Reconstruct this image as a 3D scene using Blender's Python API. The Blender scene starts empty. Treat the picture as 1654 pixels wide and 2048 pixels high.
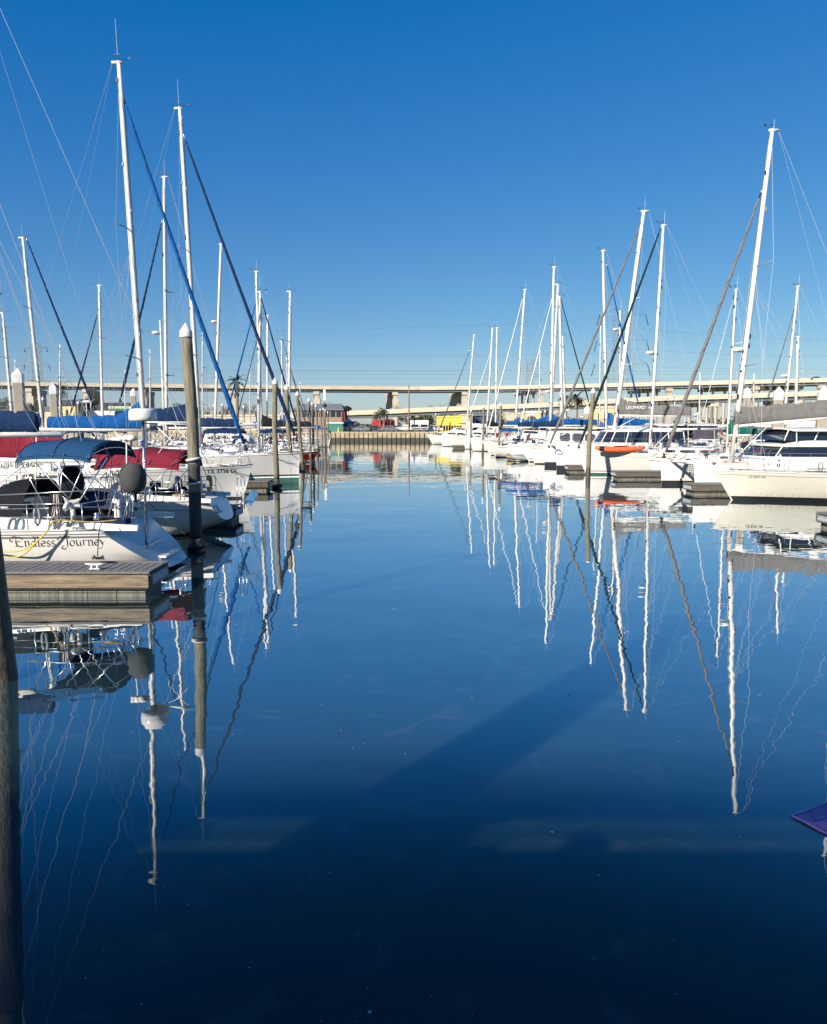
import bpy, bmesh, math, random
from mathutils import Vector, Matrix
rnd = random.Random(7)
R = math.radians
SC = bpy.context.scene
COL = SC.collection
# ------------------------------------------------------------ camera
CH, PITCH, F = 3.6, R(6.73), 1450.0
cam = bpy.data.cameras.new('camera'); camo = bpy.data.objects.new('camera', cam); COL.objects.link(camo)
camo.location = (0, 0, CH); camo.rotation_euler = (R(90) - PITCH, 0, 0)
cam.sensor_fit = 'HORIZONTAL'; cam.sensor_width = 36; cam.lens = 36 * F / 1654
cam.clip_start = .1; cam.clip_end = 6000
SC.camera = camo
# ------------------------------------------------------------ sky, sun, exposure
SUN_EL, SUN_AZ = R(27), R(38)          # azimuth measured left of straight behind the camera
w = bpy.data.worlds.new('World'); SC.world = w; w.use_nodes = True
nt = w.node_tree; nt.nodes.clear()
out = nt.nodes.new('ShaderNodeOutputWorld'); bg = nt.nodes.new('ShaderNodeBackground')
sky = nt.nodes.new('ShaderNodeTexSky'); sky.sky_type = 'NISHITA'; sky.sun_disc = False
sky.sun_elevation = SUN_EL
sky.sun_rotation = math.pi + SUN_AZ
sky.air_density = 1.0; sky.dust_density = .25; sky.ozone_density = 3.0; sky.altitude = 0
EXPO = .56
hs = nt.nodes.new('ShaderNodeHueSaturation'); hs.inputs['Saturation'].default_value = 1.25; hs.inputs['Value'].default_value = .1
sep = nt.nodes.new('ShaderNodeSeparateColor'); com = nt.nodes.new('ShaderNodeCombineColor')
nt.links.new(sky.outputs[0], hs.inputs['Color']); nt.links.new(hs.outputs[0], sep.inputs[0])
def mth(op, a, b, clamp=False):
    n = nt.nodes.new('ShaderNodeMath'); n.operation = op; n.use_clamp = clamp
    for i, q in enumerate((a, b)):
        if isinstance(q, (int, float)): n.inputs[i].default_value = q
        else: nt.links.new(q, n.inputs[i])
    return n.outputs[0]
KS = 10 * 2 ** -EXPO
nt.links.new(mth('MULTIPLY', mth('POWER', mth('MAXIMUM', mth('SUBTRACT', sep.outputs[0], .036), .003), .88), .74 * KS), com.inputs[0])
nt.links.new(mth('MULTIPLY', mth('POWER', sep.outputs[1], .816), .77 * KS), com.inputs[1])
nt.links.new(mth('MULTIPLY', mth('POWER', sep.outputs[2], .505), .835 * KS), com.inputs[2])
nt.links.new(com.outputs[0], bg.inputs['Color']); nt.links.new(bg.outputs[0], out.inputs['Surface'])
bg.inputs['Strength'].default_value = .1
sl = bpy.data.lights.new('sun', 'SUN'); so = bpy.data.objects.new('sun', sl); COL.objects.link(so)
sl.energy = 4.9; sl.angle = R(.5); sl.color = (1, .92, .79)
sd = Vector((-math.sin(SUN_AZ) * math.cos(SUN_EL), -math.cos(SUN_AZ) * math.cos(SUN_EL), math.sin(SUN_EL)))
so.rotation_euler = sd.to_track_quat('Z', 'Y').to_euler(); so.location = (0, 0, 60)
SC.view_settings.view_transform = 'Standard'; SC.view_settings.look = 'None'
SC.view_settings.exposure = EXPO; SC.view_settings.gamma = 1
SC.cycles.max_bounces = 6; SC.cycles.diffuse_bounces = 2; SC.cycles.glossy_bounces = 4
SC.cycles.transparent_max_bounces = 8; SC.cycles.caustics_reflective = False; SC.cycles.caustics_refractive = False

SP, CP = math.sin(PITCH), math.cos(PITCH)
def P(px, py, Y):
    """world point on the plane y=Y that the photograph shows at pixel px, py"""
    u, v = (px - 827) / F, (1024 - py) / F
    d = Vector((u, CP + v * SP, -SP + v * CP)); k = Y / d.y
    return Vector((d.x * k, Y, CH + d.z * k))
def W(px, py, z=0.):
    u, v = (px - 827) / F, (1024 - py) / F
    d = Vector((u, CP + v * SP, -SP + v * CP)); k = (z - CH) / d.z
    return Vector((d.x * k, d.y * k, z))
# ------------------------------------------------------------ materials
MATS = {}
def stained(name, col, rough):
    """gelcoat with a yellow-brown scum line near the water and faint vertical streaks"""
    m = mat(name, col, rough, .1, .6, (1, 1, 3)); n = m.node_tree; p = n.nodes['Principled BSDF']; src = p.inputs['Base Color'].links[0].from_socket
    tc = n.nodes.new('ShaderNodeTexCoord'); sx = n.nodes.new('ShaderNodeSeparateXYZ'); n.links.new(tc.outputs['Object'], sx.inputs[0])
    mp = n.nodes.new('ShaderNodeMapping'); mp.inputs['Scale'].default_value = (5, 5, .35); n.links.new(tc.outputs['Object'], mp.inputs[0])
    nz = n.nodes.new('ShaderNodeTexNoise'); nz.inputs['Scale'].default_value = 1.6; nz.inputs['Detail'].default_value = 5; n.links.new(mp.outputs[0], nz.inputs['Vector'])
    mr = n.nodes.new('ShaderNodeMapRange'); mr.inputs[1].default_value = .12; mr.inputs[2].default_value = .5; mr.inputs[3].default_value = .55; mr.inputs[4].default_value = .0; n.links.new(sx.outputs[2], mr.inputs[0])
    r1 = n.nodes.new('ShaderNodeMapRange'); r1.inputs[1].default_value = .35; r1.inputs[2].default_value = .7; n.links.new(nz.outputs['Fac'], r1.inputs[0])
    a = n.nodes.new('ShaderNodeMath'); a.operation = 'MULTIPLY'; n.links.new(mr.outputs[0], a.inputs[0]); n.links.new(r1.outputs[0], a.inputs[1])
    b = n.nodes.new('ShaderNodeMath'); b.operation = 'MULTIPLY_ADD'; b.inputs[1].default_value = .06; n.links.new(r1.outputs[0], b.inputs[0]); n.links.new(a.outputs[0], b.inputs[2]); b.use_clamp = True
    mx = n.nodes.new('ShaderNodeMixRGB'); mx.inputs[2].default_value = (.33, .27, .17, 1); n.links.new(b.outputs[0], mx.inputs[0]); n.links.new(src, mx.inputs[1]); n.links.new(mx.outputs[0], p.inputs['Base Color'])
    return m
def mat(name, col, rough=.5, amt=0., scale=3., stretch=(1, 1, 1), metal=0., bump=0., col2=None, bands=None, spec=.5, bscale=None):
    if name in MATS: return MATS[name]
    m = bpy.data.materials.new(name); m.use_nodes = True; MATS[name] = m
    n = m.node_tree; p = n.nodes['Principled BSDF']
    p.inputs['Roughness'].default_value = rough; p.inputs['Metallic'].default_value = metal
    p.inputs['Specular IOR Level'].default_value = spec
    c = (*col, 1)
    if amt or col2 or bump:
        tc = n.nodes.new('ShaderNodeTexCoord'); mp = n.nodes.new('ShaderNodeMapping'); mp.inputs['Scale'].default_value = stretch
        n.links.new(tc.outputs['Object'], mp.inputs[0])
        nz = n.nodes.new('ShaderNodeTexNoise'); nz.inputs['Scale'].default_value = scale; nz.inputs['Detail'].default_value = 6; nz.inputs['Roughness'].default_value = .65
        n.links.new(mp.outputs[0], nz.inputs['Vector'])
        rp = n.nodes.new('ShaderNodeValToRGB'); rp.color_ramp.elements[0].position = .3; rp.color_ramp.elements[1].position = .7
        c2 = col2 if col2 else tuple(x * (1 - amt) for x in col)
        rp.color_ramp.elements[0].color = (*c2, 1); rp.color_ramp.elements[1].color = c
        n.links.new(nz.outputs['Fac'], rp.inputs[0]); n.links.new(rp.outputs[0], p.inputs['Base Color'])
        if bump:
            b = n.nodes.new('ShaderNodeBump'); b.inputs['Strength'].default_value = bump; b.inputs['Distance'].default_value = .03
            src = nz
            if bscale:
                src = n.nodes.new('ShaderNodeTexNoise'); src.inputs['Scale'].default_value = bscale; src.inputs['Detail'].default_value = 4
                n.links.new(mp.outputs[0], src.inputs['Vector'])
            n.links.new(src.outputs['Fac'], b.inputs['Height']); n.links.new(b.outputs[0], p.inputs['Normal'])
    else:
        p.inputs['Base Color'].default_value = c
    return m
M = dict(
    gel=mat('gelcoat', (.82, .79, .74), .22, .12, .6, (1, 1, 3), spec=.5),
    gel2=mat('gelcoat_cream', (.82, .77, .66), .25, .1, .7, (1, 1, 3)),
    deck=mat('nonskid_deck', (.70, .68, .62), .6, .15, 2.),
    boot=mat('bottom_paint_black', (.02, .022, .028), .5, .3, 3),
    bootgreen=mat('bottom_paint_green', (.03, .10, .08), .5, .3, 3),
    bootblue=mat('bottom_paint_blue', (.03, .06, .16), .5, .3, 3),
    stripe=mat('stripe_dark', (.05, .055, .07), .3),
    red_hull=mat('red_gelcoat', (.42, .02, .02), .2, .15, 1),
    grey_hull=mat('grey_gelcoat', (.16, .18, .2), .3, .15, 1),
    alu=mat('mast_paint', (.78, .76, .70), .3, .1, 1.5, (1, 1, .3)),
    steel=mat('stainless', (.6, .6, .6), .25, metal=.9),
    wire=mat('rigging_wire', (.55, .56, .58), .4, metal=.3),
    dark=mat('black_plastic', (.015, .015, .017), .5),
    glass=mat('smoked_glass', (.015, .02, .03), .06, spec=.8),
    vinyl=mat('tinted_vinyl', (.10, .09, .12), .15, .4, 2),
    navy=mat('navy_canvas', (.012, .035, .10), .85, .35, 3, (1, 1, 3), bump=.9, bscale=2.5, spec=.12),
    navy2=mat('navy_blue_bimini_canvas', (.02, .075, .17), .85, .2, 4, (6, 1, 1), bump=.4, bscale=2, spec=.12),
    blue=mat('bright_blue_canvas', (.006, .095, .32), .8, .3, 2.5, (1, 1, 3), bump=1., bscale=2.5, spec=.12),
    red=mat('burgundy_canvas', (.235, .024, .042), .85, .3, 3, (1, 1, 3), bump=.8, bscale=2.2, spec=.12),
    grey=mat('grey_canvas', (.20, .19, .18), .85, .25, 2, (1, 1, 3), bump=.9, bscale=2., spec=.12),
    black=mat('black_canvas', (.015, .017, .022), .8, .3, 3, bump=.8, bscale=3, spec=.12),
    green=mat('green_canvas', (.012, .15, .11), .8, .3, 3, bump=.8, bscale=3, spec=.12),
    dgreen=mat('dark_green_canvas', (.008, .036, .032), .8, .3, 3, spec=.12),
    white=mat('white_sailcloth', (.75, .74, .70), .7, .1, 4),
    tan=mat('tan_canvas', (.45, .38, .27), .8, .2, 3),
    rope=mat('white_rope', (.7, .68, .6), .8), droprope=mat('dark_rope', (.03, .03, .035), .8),
    yellow=mat('yellow_hose', (.62, .47, .07), .5), redrope=mat('red_rope', (.4, .05, .08), .8),
    orange=mat('orange_plastic', (.80, .15, .05), .35, .2, 2),
    teak=mat('weathered_teak', (.28, .2, .13), .7, .4, 6, (.4, 6, 6)),
    pile=mat('pile_wood', (.32, .275, .185), .9, scale=3.2, stretch=(5, 5, .45), col2=(.095, .095, .07), bump=1.),
    pilewet=mat('pile_wet_wood', (.14, .115, .07), .55, scale=7, stretch=(3, 3, 1.), col2=(.01, .012, .012), bump=1.),
    wrap=mat('pile_dark_coating', (.05, .055, .055), .7, scale=8, stretch=(3, 3, .5), col2=(.015, .018, .02), bump=.7),
    cap=mat('white_pile_cap', (.78, .76, .72), .45, .1, 3),
    conc=mat('concrete_pile', (.42, .37, .28), .85, .3, 2.5, (1, 1, .6), bump=.3),
    board=mat('dock_fascia_board', (.38, .285, .19), .85, scale=2.4, stretch=(.7, 3, 9), col2=(.10, .08, .06), bump=1.),
    board_grey=mat('grey_fascia_board', (.20, .165, .13), .9, scale=3., stretch=(.5, 3, 12), col2=(.06, .055, .05), bump=.9),
    plank=mat('dock_deck_plank', (.22, .21, .20), .9, scale=3., stretch=(9, .5, 3), col2=(.11, .11, .115), bump=.6),
    floatm=mat('dock_float', (.28, .26, .21), .8, scale=2.2, stretch=(3.5, 3.5, .35), col2=(.07, .08, .07), bump=.5),
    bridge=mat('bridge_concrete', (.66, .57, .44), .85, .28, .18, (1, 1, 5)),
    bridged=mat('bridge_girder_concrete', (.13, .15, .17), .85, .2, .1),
    pier=mat('bridge_pier_concrete', (.54, .47, .37), .85, .2, .3),
    sheet=mat('seawall_concrete', (.55, .44, .29), .9, .45, .5, (1, 1, 2.5), bump=.4),
    wetwall=mat('seawall_tide_band', (.09, .085, .06), .8, .5, 1),
    asphalt=mat('quay_asphalt', (.16, .15, .13), .95, .3, .2),
    grass=mat('dry_grass', (.17, .16, .07), .95, .4, .15),
    leaf=mat('tree_foliage', (.09, .11, .045), .8, .5, .5),
    leafd=mat('dark_foliage', (.05, .075, .03), .8, .5, .5),
    palm=mat('palm_frond', (.12, .13, .05), .7, .5, 1),
    deadfrond=mat('dead_palm_frond', (.30, .22, .12), .9, .4, 2),
    trunk=mat('tree_bark', (.25, .19, .13), .9, .4, 2, (3, 3, .6)),
    twig=mat('bare_twigs', (.23, .18, .14), .9, .3, 1),
    galv=mat('galvanised_steel', (.30, .32, .34), .6, .2, 1), cable=mat('power_cable', (.09, .12, .17), .7),
)
M['gelh'] = stained('stained_gelcoat', (.82, .79, .74), .22); M['gelh2'] = stained('stained_cream_gelcoat', (.82, .77, .66), .22)
# ------------------------------------------------------------ mesh builder
class MB:
    def __init__(s): s.v = []; s.f = []; s.m = []; s.mats = []; s.sm = []
    def mi(s, m):
        m = M[m] if isinstance(m, str) else m
        if m not in s.mats: s.mats.append(m)
        return s.mats.index(m)
    def add(s, vs, fs, m, smooth=False):
        o = len(s.v); s.v += [tuple(v) for v in vs]; k = s.mi(m)
        for f in fs: s.f.append(tuple(i + o for i in f)); s.m.append(k); s.sm.append(smooth)
        return s
    def box(s, c, d, m, rz=0, ry=0):
        Mx = Matrix.Rotation(rz, 3, 'Z') @ Matrix.Rotation(ry, 3, 'Y'); c = Vector(c)
        vs = [c + Mx @ Vector((a * d[0] / 2, b * d[1] / 2, e * d[2] / 2)) for a in (-1, 1) for b in (-1, 1) for e in (-1, 1)]
        return s.add(vs, [(0, 1, 3, 2), (4, 6, 7, 5), (0, 4, 5, 1), (2, 3, 7, 6), (0, 2, 6, 4), (1, 5, 7, 3)], m)
    def rings(s, rings, m, closed=True, caps=True, smooth=True):
        n = len(rings[0]); vs = [p for r in rings for p in r]; fs = []
        ms = m if callable(m) else None
        o = len(s.v); s.v += [tuple(v) for v in vs]
        for i in range(len(rings) - 1):
            for j in range(n if closed else n - 1):
                a, b = i * n + j, i * n + (j + 1) % n
                s.f.append((o + a, o + b, o + b + n, o + a + n)); s.m.append(s.mi(ms(i, j) if ms else m)); s.sm.append(smooth)
        if caps and closed:
            mm = ms(0, 0) if ms else m
            s.f.append(tuple(o + j for j in range(n))[::-1]); s.m.append(s.mi(mm)); s.sm.append(False)
            s.f.append(tuple(o + (len(rings) - 1) * n + j for j in range(n))); s.m.append(s.mi(mm)); s.sm.append(False)
        return s
    def path(s, pts, r, m, n=6, el=1.):
        """tube along points; r a number or one radius per point; el squashes it across"""
        pts = [Vector(p) for p in pts]; rr = r if isinstance(r, (list, tuple)) else [r] * len(pts)
        rings = []
        for i, p in enumerate(pts):
            d = (pts[min(i + 1, len(pts) - 1)] - pts[max(i - 1, 0)]).normalized()
            a = Vector((0, 0, 1)) if abs(d.z) < .9 else Vector((1, 0, 0))
            x = d.cross(a).normalized(); y = d.cross(x).normalized()
            if abs(d.z) >= .9: x, y = y, x
            rings.append([p + (x * math.cos(6.2832 * k / n) + y * el * math.sin(6.2832 * k / n)) * rr[i] for k in range(n)])
        return s.rings(rings, m, smooth=n > 4)
    def lathe(s, c, prof, m, n=16, axis='z'):
        c = Vector(c); rings = []
        for r, h in prof:
            ring = []
            for k in range(n):
                a = 6.2832 * k / n; x, y = r * math.cos(a), r * math.sin(a)
                ring.append(c + (Vector((x, y, h)) if axis == 'z' else Vector((h, x, y)) if axis == 'x' else Vector((x, h, y))))
            rings.append(ring)
        return s.rings(rings, m)
    def grid(s, fn, nu, nv, m, thick=0., smooth=True):
        """sheet fn(u,v), optionally thickened downwards"""
        vs = [Vector(fn(i / nu, j / nv)) for i in range(nu + 1) for j in range(nv + 1)]
        fs = [(i * (nv + 1) + j, i * (nv + 1) + j + 1, (i + 1) * (nv + 1) + j + 1, (i + 1) * (nv + 1) + j) for i in range(nu) for j in range(nv)]
        s.add(vs, fs, m, smooth)
        if thick:
            vs2 = [v - Vector((0, 0, thick)) for v in vs]
            s.add(vs2, [f[::-1] for f in fs], m, smooth)
            edge = [i * (nv + 1) for i in range(nu + 1)] + [nu * (nv + 1) + j for j in range(1, nv + 1)] + [i * (nv + 1) + nv for i in range(nu - 1, -1, -1)] + [j for j in range(nv - 1, 0, -1)]
            k = len(edge); ev = [vs[e] for e in edge] + [vs2[e] for e in edge]
            s.add(ev, [(i, (i + 1) % k, (i + 1) % k + k, i + k) for i in range(k)], m, False)
        return s
    def poly(s, pts, n, t, m):
        """flat polygon pts extruded by vector n*t"""
        n = Vector(n) * t; a = [Vector(p) for p in pts]; b = [p + n for p in a]; k = len(a)
        return s.add(a + b, [tuple(range(k))[::-1], tuple(range(k, 2 * k))] + [(i, (i + 1) % k, (i + 1) % k + k, i + k) for i in range(k)], m)
    def build(s, name, parent=None, loc=None, fix=True):
        me = bpy.data.meshes.new(name); me.from_pydata(s.v, [], s.f)
        for x in s.mats: me.materials.append(x)
        me.polygons.foreach_set('material_index', s.m); me.polygons.foreach_set('use_smooth', s.sm)
        if fix:
            bm = bmesh.new(); bm.from_mesh(me); bmesh.ops.recalc_face_normals(bm, faces=bm.faces); bm.to_mesh(me); bm.free()
        me.update()
        o = bpy.data.objects.new(name, me); COL.objects.link(o)
        if loc is not None: o.location = loc
        if parent is not None: o.parent = parent
        return o
def tag(o, label=None, cat=None, group=None, kind=None):
    if label: o['label'] = label
    if cat: o['category'] = cat
    if group: o['group'] = group
    if kind: o['kind'] = kind
    return o
def thing(name, label, cat, loc=(0, 0, 0), rz=0, group=None):
    o = bpy.data.objects.new(name, None); COL.objects.link(o); o.location = loc; o.rotation_euler = (0, 0, rz)
    o.empty_display_size = .3
    return tag(o, label, cat, group)
def smooth(pts, k=5):
    P_ = [Vector(p) for p in pts]; o = []
    for i in range(len(P_) - 1):
        p0, p1, p2, p3 = P_[max(i - 1, 0)], P_[i], P_[i + 1], P_[min(i + 2, len(P_) - 1)]
        for j in range(k): t = j / k; o.append(.5 * (2 * p1 + (p2 - p0) * t + (2 * p0 - 5 * p1 + 4 * p2 - p3) * t * t + (3 * p1 - p0 - 3 * p2 + p3) * t ** 3))
    return o + [P_[-1]]
def lerp(a, b, t): return a + (b - a) * t
def text_verts(txt, size, extr=.0):
    c = bpy.data.curves.new('t', 'FONT'); c.body = txt; c.size = size; c.resolution_u = 2; c.offset = size * .012
    o = bpy.data.objects.new('t', c); COL.objects.link(o)
    dg = bpy.context.evaluated_depsgraph_get(); me = bpy.data.meshes.new_from_object(o.evaluated_get(dg))
    vs = [tuple(v.co) for v in me.vertices]; fs = [tuple(p.vertices) for p in me.polygons]
    bpy.data.objects.remove(o); bpy.data.meshes.remove(me)
    return vs, fs
# ------------------------------------------------------------ hull
def cl(x, a=0., b=1.): return max(a, min(b, x))
class Hull:
    def __init__(s, L, B, fb, rake=.5, tr=.3, stern=.8, lift=-.1, spring=.25, tum=0.):
        s.L, s.B, s.fb, s.rake, s.tr, s.stern, s.lift, s.spring = L, B, fb, rake, tr, stern, lift, spring
    def sheer(s, t): return s.fb + s.spring * cl(t) ** 2
    def kz(s, t):
        k = -.45
        if t < .35: k = lerp(-.45, s.lift, (1 - t / .35) ** 1.3)
        if t > .8: k = lerp(-.45, -.15, (t - .8) / .2)
        return k
    def plan(s, t):
        m = .42
        if t < m: return s.B / 2 * lerp(s.stern, 1, 1 - ((m - t) / m) ** 2)
        q = (t - m) / (1 - m)
        return s.B / 2 * max(.012, 1 - q ** 2.1)
    def x(s, t, z):
        k = cl(z / s.sheer(t)); xs = -s.L / 2 + s.tr * k; xb = s.L / 2 - s.rake * (1 - k)
        return lerp(xs, xb, t)
    def b(s, t, z):
        kz = s.kz(t); q = cl((z - kz) / (s.sheer(t) - kz), .0, 1); e = .2 + .55 * cl((t - .55) / .45) ** 1.5
        return s.plan(t) * max(q, .0001) ** e
    def tx(s, x, z):
        t = .5
        for _ in range(4):
            k = cl(z / s.sheer(t)); xs = -s.L / 2 + s.tr * k; xb = s.L / 2 - s.rake * (1 - k); t = cl((x - xs) / (xb - xs))
        return t
    def side(s, x, z, sgn): return sgn * s.b(s.tx(x, z), z)
    def mesh(s, m='gel', boot='boot', bz=.1, stripes=(), n=22):
        """stripes: (z0, z1, material) bands; z negative counts down from the sheer"""
        mb = MB(); cuts = [-.45, -.2, 0., bz]
        neg = sorted({-z for st in stripes for z in st[:2] if z < 0} | {.02}, reverse=True)
        pos = sorted({z for st in stripes for z in st[:2] if z > 0})
        lev = [('a', z) for z in cuts + pos] + [('f', .35), ('f', .6), ('f', .8)] + [('d', z) for z in neg] + [('d', 0.)]
        def zz(l, t):
            k, v = l; sh = s.sheer(t); top = max(cuts + pos); bot = sh - max(neg)
            return v if k == 'a' else lerp(top, bot, v) if k == 'f' else sh - v
        def mt(z, d):
            if z < bz: return boot
            for a, b_, mm in stripes:
                if a < 0 and -a >= d >= -b_ : return mm
                if a > 0 and a <= z <= b_: return mm
            return m
        rows = []
        for i in range(n + 1):
            t = i / n; t = 1 - (1 - t) ** 1.25
            kz = s.kz(t); port = []
            for l in lev:
                z = max(zz(l, t), kz + .001 * (lev.index(l))); port.append(Vector((s.x(t, z), s.b(t, z), z)))
            keel = Vector((s.x(t, kz), 0, kz - .02))
            rows.append([Vector((p.x, -p.y, p.z)) for p in reversed(port)] + [keel] + port)
        nl = len(lev)
        def pick(i, j):
            jj = j if j < nl else 2 * nl - 1 - j          # 0 = top band
            a = nl - 1 - jj
            if a <= 0: return boot
            t = .5; z0, z1 = zz(lev[a - 1], t), zz(lev[a], t)
            zc = (z0 + z1) / 2
            return mt(zc, s.sheer(t) - zc)
        mb.rings(rows, pick, closed=False)
        r0 = rows[0]; mb.add(r0, [tuple(range(len(r0)))], m)
        r1 = rows[-1]; mb.add(r1, [tuple(range(len(r1)))], m)
        return mb
    def deckmesh(s, ck=None, m='deck', depth=.5, n=26):
        """ck=(t0,t1) cockpit well"""
        mb = MB(); cols = [-1, -.62, -.58, -.2, .2, .58, .62, 1]
        ts = sorted(set([i / n for i in range(n + 1)] + ([ck[0], ck[0] + .004, ck[1], ck[1] + .004] if ck else [])))
        rows = []
        for t in ts:
            z = s.sheer(t) - .05; b = max(s.b(t, s.sheer(t)) - .02, .01); row = []
            for c in cols:
                zc = z + .07 * (1 - c * c) * cl(b)
                if ck and ck[0] + .002 < t < ck[1] + .002 and abs(c) < .6: zc = z - depth
                row.append((s.x(t, z), c * b, zc))
            rows.append(row)
        mb.rings(rows, m, closed=False, smooth=False)
        # toe rail
        for sg in (-1, 1):
            mb.path([(s.x(i / 14, 9), sg * (s.b(i / 14, 9)), s.sheer(i / 14)) for i in range(15)], .025, 'steel' if m == 'x' else 'gel', 5)
        return mb
def slices(x0, x1, n): return [lerp(x0, x1, i / n) for i in range(n + 1)]
class Cabin:
    """coachroof between x0 (aft) and x1 (front)"""
    def __init__(s, h, x0, x1, w, ht, slope=.45, taper=.45, base=-.05):
        s.hull, s.x0, s.x1, s.w, s.ht, s.slope, s.taper, s.base = h, x0, x1, w, ht, slope, taper, base
    def z0(s, x): return s.hull.sheer(s.hull.tx(x, 9)) + s.base
    def hh(s, q):
        k = 1 - s.slope
        return s.ht * (1 if q < k else max(.03, 1 - ((q - k) / s.slope) ** 1.6))
    def pt(s, q, side, v, off=0.):
        """v 0..1 up the side wall"""
        x = lerp(s.x0, s.x1, q); w = s.w / 2 * (1 - s.taper * q * q); hh = s.hh(q)
        return Vector((x, side * (w * (1 - .16 * v) + off), s.z0(x) + hh * v * .85))
    def mesh(s, m='gel', n=14):
        mb = MB(); rows = []
        for i in range(n + 1):
            q = i / n; x = lerp(s.x0, s.x1, q); hh = s.hh(q); w = s.w / 2 * (1 - s.taper * q * q); z = s.z0(x)
            L_ = [(w, -.1), (w, 0), (w * .92, hh * .45), (w * .84, hh * .85), (w * .72, hh * .97), (w * .35, hh * 1.04)]
            rows.append([Vector((x, a, z + b)) for a, b in L_] + [Vector((x, -a, z + b)) for a, b in reversed(L_)])
        mb.rings(rows, m, closed=True); return mb
    def window(s, q0, q1, v0=.3, v1=.8, m='glass', sides=(-1, 1)):
        mb = MB()
        for sd_ in sides:
            n = 6; a = [s.pt(lerp(q0, q1, i / n), sd_, v0 + (.12 if i in (0, n) else 0), .012) for i in range(n + 1)]
            b = [s.pt(lerp(q0, q1, i / n), sd_, v1 - (.12 if i in (0, n) else 0), .012) for i in range(n + 1)]
            vs = a + b; mb.add(vs, [(i, i + 1, i + n + 2, i + n + 1) for i in range(n)], m)
        return mb
def canopy(x0, x1, w, z, arch=.25, drop=.18, m='navy2', sag=.06, thick=.03, waves=2):
    mb = MB()
    def fn(u, v):
        x = lerp(x0, x1, u); a = (v - .5) * 2
        zz_ = z + arch * (1 - abs(a) ** 2.4) - (drop * max(0, abs(a) - .8) / .2 if abs(a) > .8 else 0)
        zz_ -= sag * abs(math.sin(math.pi * u * waves)) * (1 - a * a)
        zz_ -= .10 * (abs(2 * u - 1) ** 4)
        return (x, a * w / 2, zz_)
    mb.grid(fn, 12, 14, m, thick); return mb
def lathe_dome(mb, c, r, h, m='gel'):
    mb.lathe(c, [(r * .5, 0), (r * .86, .0), (r * .96, h * .12), (r, h * .45), (r * .93, h * .8), (r * .8, h * .95), (r * .3, h * 1.03), (.01, h * 1.04)], m, 20)
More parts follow.
